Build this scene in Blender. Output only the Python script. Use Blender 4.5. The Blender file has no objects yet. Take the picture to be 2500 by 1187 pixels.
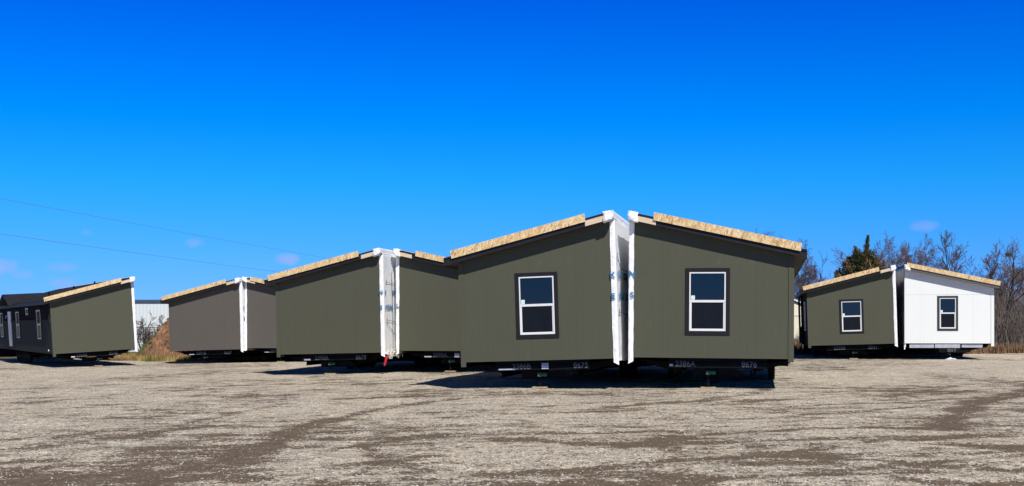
import bpy, math, random
import numpy as np
from mathutils import Vector, Matrix, noise, Euler

R = math.radians
S = bpy.context.scene
COL = S.collection

# ------------------------------------------------------------------ camera
F = 2900.0            # focal length in photo pixels (photo is 2500 wide)
HC = 1.64             # eye height
VH = 800.0            # photo row of the horizon
cam = bpy.data.cameras.new('camera')
cam.sensor_width = 36.0
cam.lens = 36.0 * F / 2500.0
cam.shift_y = (VH - 593.5) / 2500.0
cam.clip_start = 0.1
cam.clip_end = 8000
co = bpy.data.objects.new('camera', cam)
COL.objects.link(co)
co.location = (0, 0, HC)
co.rotation_euler = (R(90), 0, 0)
S.camera = co

# ------------------------------------------------------------------ sky and sun
SUN_AZ, SUN_EL = R(20), R(43)          # sun behind the camera, to its right
to_sun = Vector((math.sin(SUN_AZ) * math.cos(SUN_EL), -math.cos(SUN_AZ) * math.cos(SUN_EL), math.sin(SUN_EL)))
W = bpy.data.worlds.new('World')
S.world = W
W.use_nodes = True
wn, wl = W.node_tree.nodes, W.node_tree.links
wn.clear()
out = wn.new('ShaderNodeOutputWorld')
bg = wn.new('ShaderNodeBackground')
bg.inputs['Strength'].default_value = 0.1
sky = wn.new('ShaderNodeTexSky')
sky.sky_type = 'NISHITA'
sky.sun_disc = False
sky.sun_elevation = SUN_EL
sky.sun_rotation = math.pi - SUN_AZ
sky.altitude = 300
sky.air_density = 1.0
sky.dust_density = 0.3
sky.ozone_density = 3.0
wl.new(sky.outputs[0], bg.inputs[0])
wl.new(bg.outputs[0], out.inputs[0])
SKYTINT = True
if SKYTINT:
    tc = wn.new('ShaderNodeTexCoord')
    sx = wn.new('ShaderNodeSeparateXYZ')
    wl.new(tc.outputs['Generated'], sx.inputs[0])
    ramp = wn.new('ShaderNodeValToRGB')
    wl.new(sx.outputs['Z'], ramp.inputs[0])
    # deep blue sky tint by elevation (direction z); dimmed above the view to darken shade
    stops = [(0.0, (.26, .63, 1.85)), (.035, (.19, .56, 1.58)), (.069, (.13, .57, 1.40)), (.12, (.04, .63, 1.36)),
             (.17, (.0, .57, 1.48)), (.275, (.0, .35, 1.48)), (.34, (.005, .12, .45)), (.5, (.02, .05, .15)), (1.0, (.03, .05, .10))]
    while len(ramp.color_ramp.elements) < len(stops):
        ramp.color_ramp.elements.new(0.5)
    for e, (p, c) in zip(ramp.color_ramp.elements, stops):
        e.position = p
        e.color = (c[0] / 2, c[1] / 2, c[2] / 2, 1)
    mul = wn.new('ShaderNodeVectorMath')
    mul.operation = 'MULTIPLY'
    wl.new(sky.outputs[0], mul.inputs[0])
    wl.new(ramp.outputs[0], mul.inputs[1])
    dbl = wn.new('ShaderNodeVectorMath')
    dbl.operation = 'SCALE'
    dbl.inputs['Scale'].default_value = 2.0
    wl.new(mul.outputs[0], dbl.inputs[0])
    # a few small faint clouds low in the sky, placed by direction (x/y, z/y)
    def wm(op, a_, b_=None, clamp=False):
        n_ = wn.new('ShaderNodeMath')
        n_.operation = op
        n_.use_clamp = clamp
        for i_, v_ in enumerate((a_, b_)):
            if v_ is None: continue
            if isinstance(v_, (int, float)): n_.inputs[i_].default_value = v_
            else: wl.new(v_, n_.inputs[i_])
        return n_.outputs[0]
    fwd = wm('GREATER_THAN', sx.outputs['Y'], 0.2)
    ysafe = wm('MAXIMUM', sx.outputs['Y'], 0.2)
    px_, pz_ = wm('DIVIDE', sx.outputs['X'], ysafe), wm('DIVIDE', sx.outputs['Z'], ysafe)
    cn = wn.new('ShaderNodeTexNoise')
    cn.inputs['Scale'].default_value = 60
    cn.inputs['Detail'].default_value = 5
    wl.new(tc.outputs['Generated'], cn.inputs['Vector'])
    wob = wm('MULTIPLY', wm('SUBTRACT', cn.outputs['Fac'], .5), 2.4)
    total = None
    for cu_, cv_, wu_, wv_, k_ in ((704, 634, 34, 17, .48), (8, 652, 52, 22, .46), (55, 668, 34, 16, .24), (145, 652, 46, 15, .24), (150, 691, 46, 15, .26),
                                   (476, 594, 26, 13, .26), (212, 568, 16, 10, .16), (2252, 551, 40, 22, .34)):
        ex = wm('DIVIDE', wm('SUBTRACT', px_, (cu_ - 1250) / F), wu_ / F)
        ez = wm('DIVIDE', wm('SUBTRACT', pz_, (VH - cv_) / F), wv_ / F)
        r2 = wm('ADD', wm('MULTIPLY', ex, ex), wm('MULTIPLY', ez, ez))
        m_ = wm('MULTIPLY', wm('ADD', wm('SUBTRACT', 1.0, r2), wob, True), k_)
        m_ = wm('MULTIPLY', m_, wm('LESS_THAN', r2, 3.0))
        total = m_ if total is None else wm('MAXIMUM', total, m_)
    cm = wn.new('ShaderNodeMix')
    cm.data_type = 'RGBA'
    wl.new(wm('MULTIPLY', total, fwd), cm.inputs[0])
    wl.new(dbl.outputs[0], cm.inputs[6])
    cm.inputs[7].default_value = (4.4, 4.5, 8.0, 1)
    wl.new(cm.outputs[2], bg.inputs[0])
sun = bpy.data.lights.new('sun', 'SUN')
sun.energy = 5.0
sun.angle = R(0.5)
sun.color = (1.0, 0.96, 0.90)
so = bpy.data.objects.new('sun', sun)
COL.objects.link(so)
so.rotation_euler = to_sun.to_track_quat('Z', 'Y').to_euler()
so.location = (30, -40, 60)
S.view_settings.view_transform = 'Standard'
S.view_settings.look = 'None'
S.view_settings.exposure = 0
S.view_settings.gamma = 1

# ------------------------------------------------------------------ helpers
def tag(o, label=None, cat=None, group=None, kind=None):
    if label: o['label'] = label
    if cat: o['category'] = cat
    if group: o['group'] = group
    if kind: o['kind'] = kind
    return o

def empty(name, loc, rot=(0, 0, 0)):
    o = bpy.data.objects.new(name, None)
    o.empty_display_size = 0.3
    COL.objects.link(o)
    o.location = loc
    o.rotation_euler = rot
    return o

class MB:
    def __init__(s):
        s.v = []
        s.f = []
    def add(s, vs, fs):
        n = len(s.v)
        s.v += [tuple(p) for p in vs]
        s.f += [tuple(i + n for i in f) for f in fs]
    def box(s, x0, x1, y0, y1, z0, z1):
        x0, x1 = min(x0, x1), max(x0, x1)
        s.add([(x0, y0, z0), (x1, y0, z0), (x1, y1, z0), (x0, y1, z0), (x0, y0, z1), (x1, y0, z1), (x1, y1, z1), (x0, y1, z1)],
              [(0, 3, 2, 1), (4, 5, 6, 7), (0, 1, 5, 4), (1, 2, 6, 5), (2, 3, 7, 6), (3, 0, 4, 7)])
    def prism(s, poly, y0, y1):
        """poly: (x, z) outline extruded along y"""
        a = sum(poly[i][0] * poly[(i + 1) % len(poly)][1] - poly[(i + 1) % len(poly)][0] * poly[i][1] for i in range(len(poly)))
        if a < 0: poly = poly[::-1]
        n = len(poly)
        s.add([(x, y0, z) for x, z in poly] + [(x, y1, z) for x, z in poly],
              [tuple(range(n)), tuple(range(2 * n - 1, n - 1, -1))] + [(i, i + n, (i + 1) % n + n, (i + 1) % n) for i in range(n)])
    def tube(s, pts, rad, sides=6, cap=True):
        pts = [Vector(p) for p in pts]
        if not hasattr(rad, '__len__'): rad = [rad] * len(pts)
        n0 = len(s.v)
        up = Vector((0, 0, 1))
        for i, p in enumerate(pts):
            d = (pts[min(i + 1, len(pts) - 1)] - pts[max(i - 1, 0)]).normalized()
            a = d.cross(up)
            if a.length < 1e-3: a = d.cross(Vector((1, 0, 0)))
            a.normalize()
            b = d.cross(a)
            for k in range(sides):
                t = 2 * math.pi * k / sides
                q = p + (a * math.cos(t) + b * math.sin(t)) * rad[i]
                s.v.append((q.x, q.y, q.z))
        for i in range(len(pts) - 1):
            for k in range(sides):
                k2 = (k + 1) % sides
                a0 = n0 + i * sides
                s.f.append((a0 + k, a0 + k2, a0 + sides + k2, a0 + sides + k))
        if cap:
            s.f.append(tuple(n0 + k for k in range(sides)))
            e = n0 + (len(pts) - 1) * sides
            s.f.append(tuple(e + sides - 1 - k for k in range(sides)))
    def build(s, name, mat, parent=None, smooth=False, bevel=0):
        me = bpy.data.meshes.new(name)
        me.from_pydata(s.v, [], s.f)
        if smooth: me.polygons.foreach_set('use_smooth', [True] * len(me.polygons))
        me.materials.append(mat)
        me.update()
        o = bpy.data.objects.new(name, me)
        COL.objects.link(o)
        if parent is not None: o.parent = parent
        if bevel:
            m = o.modifiers.new('bevel', 'BEVEL')
            m.width = bevel
            m.segments = 2
            m.limit_method = 'ANGLE'
        return o

def np_mesh(name, v, f, mat, parent=None, attr=None, smooth=False):
    """v: (n,3) array, f: (m,k) array of faces with k corners"""
    v = np.asarray(v, np.float32)
    f = np.asarray(f, np.int32)
    me = bpy.data.meshes.new(name)
    me.vertices.add(len(v))
    me.vertices.foreach_set('co', v.ravel())
    k = f.shape[1]
    me.loops.add(f.size)
    me.loops.foreach_set('vertex_index', f.ravel())
    me.polygons.add(len(f))
    me.polygons.foreach_set('loop_start', np.arange(0, f.size, k, dtype=np.int32))
    if smooth: me.polygons.foreach_set('use_smooth', np.ones(len(f), bool))
    for an, val in (attr or {}).items():
        at = me.attributes.new(an, 'FLOAT', 'POINT')
        at.data.foreach_set('value', np.asarray(val, np.float32))
    me.materials.append(mat)
    me.update(calc_edges=True)
    o = bpy.data.objects.new(name, me)
    COL.objects.link(o)
    if parent is not None: o.parent = parent
    return o

def text_mesh(body, size, name, mat, parent, M):
    """flat lettering in its local xy plane, baked through matrix M"""
    cu = bpy.data.curves.new('lettering', 'FONT')
    cu.body = body
    cu.size = size
    cu.extrude = 0.002
    cu.offset = size * 0.02
    cu.align_x = 'CENTER'
    cu.align_y = 'CENTER'
    t = bpy.data.objects.new('lettering', cu)
    COL.objects.link(t)
    bpy.context.view_layer.update()
    me = bpy.data.meshes.new_from_object(t.evaluated_get(bpy.context.evaluated_depsgraph_get()))
    bpy.data.objects.remove(t)
    me.transform(M)
    me.name = name
    me.materials.clear()
    me.materials.append(mat)
    o = bpy.data.objects.new(name, me)
    COL.objects.link(o)
    o.parent = parent
    return o

# ------------------------------------------------------------------ materials
def mat(name, col, rough=0.6, metal=0.0, spec=0.5):
    m = bpy.data.materials.new(name)
    m.use_nodes = True
    b = m.node_tree.nodes['Principled BSDF']
    b.inputs['Base Color'].default_value = (*col, 1)
    b.inputs['Roughness'].default_value = rough
    b.inputs['Metallic'].default_value = metal
    b.inputs['Specular IOR Level'].default_value = spec
    return m

class NT:
    """small wrapper for wiring nodes"""
    def __init__(s, m):
        s.m = m
        s.n = m.node_tree.nodes
        s.l = m.node_tree.links
        s.b = s.n['Principled BSDF']
    def new(s, t, **kw):
        n = s.n.new(t)
        for k, v in kw.items(): setattr(n, k, v)
        return n
    def link(s, a, b): s.l.new(a, b)
    def coord(s, kind='Object'):
        return s.new('ShaderNodeTexCoord').outputs[kind]
    def mapping(s, vec, scale=(1, 1, 1), rot=(0, 0, 0)):
        m = s.new('ShaderNodeMapping')
        m.inputs['Scale'].default_value = scale
        m.inputs['Rotation'].default_value = rot
        s.link(vec, m.inputs['Vector'])
        return m.outputs[0]
    def noise(s, vec, scale, detail=4, rough=0.6, out='Fac'):
        n = s.new('ShaderNodeTexNoise')
        n.inputs['Scale'].default_value = scale
        n.inputs['Detail'].default_value = detail
        n.inputs['Roughness'].default_value = rough
        s.link(vec, n.inputs['Vector'])
        return n.outputs[out]
    def math(s, op, a, b=None, c=None, clamp=False):
        n = s.new('ShaderNodeMath', operation=op, use_clamp=clamp)
        for i, x in enumerate((a, b, c)):
            if x is None: continue
            if isinstance(x, (int, float)): n.inputs[i].default_value = x
            else: s.link(x, n.inputs[i])
        return n.outputs[0]
    def ramp(s, fac, stops, interp='LINEAR'):
        r = s.new('ShaderNodeValToRGB')
        r.color_ramp.interpolation = interp
        while len(r.color_ramp.elements) < len(stops): r.color_ramp.elements.new(0.5)
        for e, (p, c) in zip(r.color_ramp.elements, stops):
            e.position = p
            e.color = (*c, 1) if hasattr(c, '__len__') else (c, c, c, 1)
        s.link(fac, r.inputs[0])
        return r.outputs[0]
    def mix(s, fac, a, b, blend='MIX'):
        n = s.new('ShaderNodeMix', data_type='RGBA', blend_type=blend)
        for i, x in ((0, fac), (6, a), (7, b)):
            if isinstance(x, (int, float)): n.inputs[i].default_value = x if i == 0 else (x, x, x, 1)
            elif hasattr(x, '__len__'): n.inputs[i].default_value = (*x, 1)
            else: s.link(x, n.inputs[i])
        return n.outputs[2]
    def bump(s, h, dist, strength=1.0):
        b = s.new('ShaderNodeBump')
        b.inputs['Distance'].default_value = dist
        b.inputs['Strength'].default_value = strength
        s.link(h, b.inputs['Height'])
        s.link(b.outputs[0], s.b.inputs['Normal'])
    def attr(s, name):
        return s.new('ShaderNodeAttribute', attribute_name=name).outputs['Fac']
    def color(s, c): s.link(c, s.b.inputs['Base Color'])

def siding_mat(name, col, seam=None, groove=0.12, var=0.10, seamk=2.2, spec=.25):
    m = mat(name, col, 0.62 if spec > .1 else .9, spec=spec)
    t = NT(m)
    sep = t.new('ShaderNodeSeparateXYZ')
    oc = t.coord()
    t.link(oc, sep.inputs[0])
    u = t.math('ADD', sep.outputs['X'], sep.outputs['Y'])
    k = t.math('DIVIDE', t.math('ADD', u, 10.0), 0.2032)
    fr = t.math('FRACT', k)
    d = t.math('ABSOLUTE', t.math('SUBTRACT', fr, 0.5))
    line = t.math('LESS_THAN', d, 0.022)                       # a routed groove every 20 cm
    wn_ = t.new('ShaderNodeTexWhiteNoise', noise_dimensions='1D')
    t.link(t.math('FLOOR', k), wn_.inputs['W'])
    amt = t.math('MULTIPLY', line, t.math('MULTIPLY', t.math('POWER', wn_.outputs['Value'], 2.0), groove * 2.6))
    jf = t.math('ABSOLUTE', t.math('SUBTRACT', t.math('FRACT', t.math('DIVIDE', t.math('ADD', u, 10.45), 1.2192)), .5))      # sheet joints every 1.22 m
    amt = t.math('ADD', amt, t.math('MULTIPLY', t.math('LESS_THAN', jf, .0045), .13))
    if seam:
        ds = t.math('ABSOLUTE', t.math('SUBTRACT', sep.outputs['Z'], seam))
        amt = t.math('ADD', amt, t.math('MULTIPLY', t.math('LESS_THAN', ds, 0.011), groove * seamk))
    n1 = t.noise(t.mapping(oc, (1, 1, .35)), 1.1, 5)
    n2 = t.noise(t.mapping(oc, (14, 14, .8)), 1.0, 4)          # grain running up the sheets
    f = t.math('ADD', t.math('MULTIPLY', t.math('SUBTRACT', n1, 0.5), var * 1.6), t.math('MULTIPLY', t.math('SUBTRACT', n2, 0.5), var * 0.9))
    f = t.math('SUBTRACT', t.math('ADD', f, 1.0), amt)
    # faint paler scuffs and dust near the bottom edge
    sc = t.ramp(t.noise(oc, 2.6, 8, 0.7), [(0.60, 0), (0.78, 1)])
    base = t.mix(t.math('MULTIPLY', sc, 0.05), col, (0.5, 0.48, 0.44))
    hsv = t.new('ShaderNodeHueSaturation')
    t.link(base, hsv.inputs['Color'])
    t.link(f, hsv.inputs['Value'])
    t.color(hsv.outputs[0])
    h = t.math('SUBTRACT', t.math('MULTIPLY', n2, 0.25), line)
    t.bump(h, 0.004, 0.5)
    return m

M_olive = siding_mat('olive_siding', (.073, .0745, .049), seam=3.02, groove=.05, seamk=.7)
M_olive2 = siding_mat('olive_siding_plain', (.072, .0735, .049), groove=0.03, var=0.05)
M_taupe = siding_mat('taupe_siding', (.096, .087, .073), groove=0.03, var=0.05)
M_white = siding_mat('white_siding', (.755, .77, .74), seam=3.16, groove=0.06, seamk=4.5, var=0.03)
M_slate = siding_mat('slate_siding', (.034, .039, .038), groove=0.02, var=0.05, spec=.08)

def noisy(name, c1, c2, scale, rough=0.7, bump=0.0, spec=0.4, detail=5, stretch=(1, 1, 1), metal=0.0):
    m = mat(name, c1, rough, metal, spec)
    t = NT(m)
    v = t.mapping(t.coord(), stretch)
    n = t.noise(v, scale, detail, 0.65)
    t.color(t.mix(t.ramp(n, [(0.3, 0), (0.7, 1)]), c1, c2))
    if bump: t.bump(n, bump, 0.8)
    return m

M_trim = noisy('charcoal_trim', (.010, .010, .013), (.014, .014, .017), 9, 0.6, 0.001, spec=.2)
M_greytrim = noisy('grey_trim', (.038, .040, .044), (.046, .048, .052), 9, 0.6, 0.001, spec=.2)
M_fascia = noisy('charcoal_fascia', (.012, .012, .016), (.018, .018, .023), 4, 0.55, 0.001, spec=.2)
M_greyfascia = noisy('grey_fascia', (.10, .103, .107), (.12, .123, .127), 4, 0.5, 0.001)
M_soffit = noisy('soffit', (.050, .040, .032), (.065, .05, .04), 5, 0.7)
M_vinyl = noisy('white_vinyl', (.68, .69, .68), (.72, .72, .70), 6, 0.35)
M_lumber = noisy('bare_lumber', (.56, .43, .29), (.70, .57, .42), 3.0, 0.8, 0.001, stretch=(1, 8, 10))
M_black = noisy('black_steel', (.003, .003, .004), (.007, .007, .008), 5, 0.6, 0.001, spec=.12)
M_steel = noisy('dark_frame_steel', (.003, .003, .004), (.008, .008, .009), 6, 0.6, 0.001, spec=.12)
M_belly = noisy('black_belly_sheet', (.002, .002, .003), (.004, .004, .005), 3, 0.8, 0.01, spec=.1)
M_green = noisy('green_paint', (.012, .09, .055), (.03, .14, .09), 20, 0.45, 0.001)
M_pad = noisy('pad_timber', (.34, .24, .14), (.44, .32, .20), 4, 0.8, 0.002, stretch=(1, 8, 8))
M_tyre = noisy('tyre_rubber', (.005, .005, .005), (.010, .010, .010), 20, 0.85, 0.002, spec=.15)
M_rim = noisy('wheel_rim', (.02, .02, .02), (.05, .05, .05), 8, 0.6, spec=.2)
M_ink = noisy('blue_print', (.010, .13, .27), (.02, .18, .34), 14, 0.6)
M_stencil = noisy('stencil_paint', (.085, .085, .10), (.19, .19, .22), 40, 0.7)
M_label = noisy('paper_label', (.66, .66, .72), (.78, .78, .82), 8, 0.6)
M_sticker = noisy('window_sticker', (.55, .74, .70), (.62, .78, .74), 12, 0.5)
M_strap = noisy('strap_webbing', (.012, .012, .016), (.03, .03, .035), 30, 0.7)
M_red = noisy('red_plastic', (.42, .012, .02), (.55, .02, .03), 6, 0.4)
M_twine = noisy('pale_twine', (.6, .58, .5), (.75, .72, .65), 12, 0.8)
M_silver = noisy('silver_duct_foil', (.42, .43, .45), (.56, .57, .60), 7, 0.4, 0.004, metal=0.3)

def wrap_mat(name, c1, c2, rough, wr, spec=0.5):
    """crumpled plastic sheet"""
    m = mat(name, c1, rough, spec=spec)
    t = NT(m)
    oc = t.coord()
    d = t.noise(oc, 2.0, 3, 0.5, 'Color')
    v = t.mix(0.25, oc, d)
    n = t.noise(t.mapping(v, (3, 3, 1.2)), 3.0, 7, 0.62)
    vo = t.new('ShaderNodeTexVoronoi', feature='DISTANCE_TO_EDGE')
    vo.inputs['Scale'].default_value = 5.0
    t.link(t.mapping(v, (1.6, 1.6, .7), (0, 0.5, 0)), vo.inputs['Vector'])
    crease = t.math('MULTIPLY', t.math('POWER', t.math('SUBTRACT', 1.0, t.math('MULTIPLY', vo.outputs['Distance'], 2.0), clamp=True), 6.0), 0.5)
    t.color(t.mix(t.ramp(n, [(.35, 0), (.65, 1)]), c1, c2))
    t.bump(t.math('ADD', n, crease), wr, 0.9)
    return m
M_wrap = wrap_mat('white_house_wrap', (.80, .81, .82), (.87, .88, .88), 0.38, 0.018)
M_blackwrap = wrap_mat('black_house_wrap', (.008, .012, .030), (.020, .028, .060), 0.16, 0.05, 1.0)  # navy in the base colour imitates blue sky sheen on black plastic

def osb_mat(name, tint):
    m = mat(name, (.6, .42, .22), 0.75, spec=0.2)
    t = NT(m)
    oc = t.coord()
    warp = t.mix(0.06, oc, t.noise(oc, 6, 2, 0.5, 'Color'))
    cols = None
    h = None
    for ang, sc, seed in ((0.5, 1.0, 0.0), (-0.7, 1.1, 3.7), (1.3, 0.9, 7.1)):
        mp = t.new('ShaderNodeMapping')
        mp.inputs['Rotation'].default_value = (0, ang, 0)
        mp.inputs['Location'].default_value = (seed, seed, seed)
        mp.inputs['Scale'].default_value = (9 * sc, 14, 38 * sc)
        # rotate first, then stretch: flakes about 14 x 3.5 cm
        rot = t.mapping(warp, (1, 1, 1), (0, ang, 0))
        mp.inputs['Rotation'].default_value = (0, 0, 0)
        t.link(rot, mp.inputs['Vector'])
        vo = t.new('ShaderNodeTexVoronoi')
        vo.inputs['Scale'].default_value = 1.0
        t.link(mp.outputs[0], vo.inputs['Vector'])
        sepc = t.new('ShaderNodeSeparateColor')
        t.link(vo.outputs['Color'], sepc.inputs[0])
        c = t.ramp(sepc.outputs[0], [(0.0, (.36, .21, .085)), (0.2, (.52, .34, .15)), (0.5, (.64, .46, .23)), (0.8, (.72, .55, .31)), (1.0, (.78, .66, .45))])
        if cols is None: cols, h = c, sepc.outputs[1]
        else:
            sel = t.math('GREATER_THAN', sepc.outputs[2], 0.55)
            cols = t.mix(sel, cols, c)
    n = t.noise(oc, 1.2, 4)
    cols = t.mix(t.ramp(n, [(.45, 0), (.7, .35)]), cols, tint)
    t.color(cols)
    t.bump(h, 0.003, 0.6)
    return m
M_osb = osb_mat('flake_board', (.72, .52, .28))
M_osb2 = osb_mat('flake_board_pinkish', (.62, .42, .28))

def shingle_mat():
    m = mat('dark_shingles', (.02, .022, .028), 0.9, spec=0.2)
    t = NT(m)
    oc = t.coord()
    br = t.new('ShaderNodeTexBrick')
    t.link(t.mapping(oc, (0.9, 1, 1), (0, 0, R(90))), br.inputs['Vector'])
    br.inputs['Scale'].default_value = 1.0
    br.inputs['Brick Width'].default_value = 0.31
    br.inputs['Row Height'].default_value = 0.14
    br.inputs['Mortar Size'].default_value = 0.006
    br.inputs['Color1'].default_value = (.010, .011, .016, 1)
    br.inputs['Color2'].default_value = (.022, .024, .031, 1)
    br.inputs['Mortar'].default_value = (.006, .006, .008, 1)
    n = t.noise(oc, 60, 3)
    t.color(t.mix(t.math('MULTIPLY', n, 0.4), br.outputs['Color'], (.035, .035, .04)))
    t.bump(t.math('ADD', br.outputs['Fac'], n), 0.004, 0.7)
    return m
M_shingle = shingle_mat()

def glass_mat(name, col, rough, spec):
    m = mat(name, col, rough, spec=spec)
    t = NT(m)
    t.bump(t.noise(t.coord(), 0.9, 2), 0.006, 0.25)
    return m
M_glass = glass_mat('dark_window_glass', (.003, .006, .010), 0.03, .55)
M_screen = noisy('insect_screen', (.004, .006, .011), (.007, .010, .017), 2.5, 0.6, spec=0.12)

# ------------------------------------------------------------------ ground
def zg(X, Y=0):
    """height of the yard: it falls gently to the left"""
    return np.where(X < 0, 0.0185 * np.maximum(X, -32), 0.004 * np.minimum(X, 30))

def gpt(u, v):
    """photo row and column of a mark surveyed on the flat yard -> metres"""
    X, Y = 0.0, 0.0
    z = 0.0
    for _ in range(6):
        Y = (HC - z) * F / max(v - VH, 1)
        X = (u - 1250) / F * Y
        z = float(zg(np.array(X)))
    return X, Y

rng = np.random.default_rng(7)
def vnoise(x, y, seed):
    r = np.random.default_rng(seed)
    T = r.random((256, 256))
    xi, yi = np.floor(x).astype(int), np.floor(y).astype(int)
    fx, fy = x - xi, y - yi
    fx, fy = fx * fx * (3 - 2 * fx), fy * fy * (3 - 2 * fy)
    g = lambda a, b: T[a % 256, b % 256]
    return (g(xi, yi) * (1 - fx) + g(xi + 1, yi) * fx) * (1 - fy) + (g(xi, yi + 1) * (1 - fx) + g(xi + 1, yi + 1) * fx) * fy
def fbm(x, y, seed, octv=4):
    s, a, t = 0, 1, 0
    for k in range(octv):
        s = s + a * vnoise(x * 2 ** k + 17 * k, y * 2 ** k + 5 * k, seed + k)
        t += a
        a *= 0.55
    return s / t

STROKES = [  # worn brown tracks and puddle-flat dirt: photo points, half width in metres, strength
    ([(560, 1118), (620, 1098), (690, 1068), (740, 1042), (800, 1028), (900, 1005), (980, 990), (1100, 975)], .26, .9),
    ([(0, 1175), (200, 1165), (450, 1150), (620, 1120)], .60, .68),
    ([(0, 1130), (300, 1112), (420, 1085), (560, 1060)], .30, .5),
    ([(60, 1095), (350, 1060), (520, 1040)], .30, .5),
    ([(250, 1187), (600, 1150), (900, 1135), (1050, 1110)], .28, .5),
    ([(880, 1080), (900, 1095), (915, 1112), (925, 1132)], .14, .7),
    ([(830, 1095), (1000, 1068), (1060, 1058)], .12, .6),
    ([(430, 1040), (560, 1010), (700, 985), (860, 972)], .22, .5),
    ([(1560, 1088), (1640, 1070), (1750, 1060), (1850, 1052), (2000, 1045), (2125, 1044), (2280, 1048)], .28, .85),
    ([(2285, 1048), (2325, 1022), (2350, 1000), (2375, 987), (2420, 973), (2460, 963), (2520, 948)], .33, .85),
    ([(1885, 943), (1868, 952), (1830, 964), (1760, 971), (1700, 979), (1600, 985), (1500, 993)], .26, .7),
    ([(1245, 1152), (1400, 1148), (1550, 1158), (1720, 1166)], .42, .8),
    ([(1250, 1187), (1450, 1180), (1600, 1187)], .40, .6),
    ([(2020, 1118), (2200, 1128), (2330, 1138), (2510, 1152)], .22, .7),
    ([(2330, 1082), (2500, 1100)], .25, .6),
    ([(1880, 975), (2050, 962), (2200, 950), (2400, 936), (2520, 930)], .14, .4),
    ([(1700, 1012), (1900, 1002), (2100, 990)], .12, .4),
    ([(1880, 1110), (2050, 1090), (2140, 1076)], .14, .5),
    ([(1240, 990), (1300, 992), (1350, 990)], .2, .6),
    ([(1250, 1070), (1420, 1085), (1580, 1092)], .3, .45),
    ([(0, 985), (300, 972), (620, 960), (900, 948)], .16, .28),
    ([(300, 1012), (700, 992), (1000, 955), (1120, 948)], .16, .28),
    ([(1280, 975), (1560, 962), (1900, 946)], .14, .25),
    ([(1960, 905), (2200, 902), (2380, 904)], .2, .3),
    ([(2200, 1170), (2350, 1178), (2500, 1187)], .3, .6),
]

TRACKS = []          # faint paired wheel tracks sweeping across the yard, in metres
_rt = random.Random(12)
for _k in range(26):
    _x, _y = _rt.uniform(-16, 10), 11 + 34 * _rt.random() ** 1.3
    _a, _c = R(_rt.uniform(8, 48)), _rt.uniform(-.03, .035)
    _st, _w = _rt.uniform(.22, .5), _rt.uniform(.11, .2)
    _n = _rt.randint(8, 16)
    for _off in (-.9, .9):
        _p, _b, _pts = Vector((_x, _y)), _a, []
        for _i in range(_n):
            _pts.append((_p.x - math.sin(_b) * _off, _p.y + math.cos(_b) * _off))
            _b += _c
            _p = _p + Vector((math.cos(_b), math.sin(_b)))
        TRACKS.append((np.array(_pts), _w, _st))

def dirt_field(X, Y):
    """0 clean gravel .. 1 bare brown dirt"""
    X = np.asarray(X, float)
    Y = np.asarray(Y, float)
    d = 0.30 + 1.35 * (fbm(X * .42 + 40, Y * .20 + 11, 3, 5) - 0.5) + 0.55 * (fbm(X * 1.7 + 9, Y * .9, 31, 3) - .5)
    d += 0.10 * np.exp(-((Y - 11) / 6.5) ** 2) - 0.10 * np.clip((Y - 26) / 12, 0, 1)
    d += 0.27 * np.exp(-((X + 4.6) / 3.0) ** 2 - ((Y - 11.8) / 2.6) ** 2)
    d += .50 * np.clip((fbm(X * .55 + 70, Y * 2.2 + 3, 61, 4) - .5) * 3.2, -.25, 1.0) * np.clip(1.1 - (Y - 14) / 40, .35, 1)
    wob = (fbm(X * 1.1, Y * 1.1, 55, 3) - .5) * .5
    for P, hw, st in [(np.array([gpt(*p) for p in pts_]), hw_, st_) for pts_, hw_, st_ in STROKES] + TRACKS:
        best = np.full(X.shape, 1e9)
        for a, b in zip(P[:-1], P[1:]):
            ab = b - a
            tt = np.clip(((X - a[0]) * ab[0] + (Y - a[1]) * ab[1]) / (ab @ ab), 0, 1)
            best = np.minimum(best, np.hypot(X - a[0] - tt * ab[0], Y - a[1] - tt * ab[1]))
        d += st * .98 * np.exp(-(np.maximum(best + wob * hw * 2.2, 0) / (.82 * hw)) ** 2)
    return np.clip(d, -.3, 1.2)

def lot_edge(X):
    return 70.5 + 1.0 * np.sin(X * .21) + .6 * np.sin(X * .83 + 2) + np.clip((-X - 22) * 1.6, 0, 14)

def rough_z(X, Y):
    """ruts and unevenness, a few centimetres"""
    near = np.clip((Y + 4) / 8, 0, 1)
    return (0.05 * (fbm(X * .35, Y * .35, 71, 3) - .5) + 0.03 * (fbm(X * 1.6, Y * 1.6, 77, 3) - .5)) * near

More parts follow.
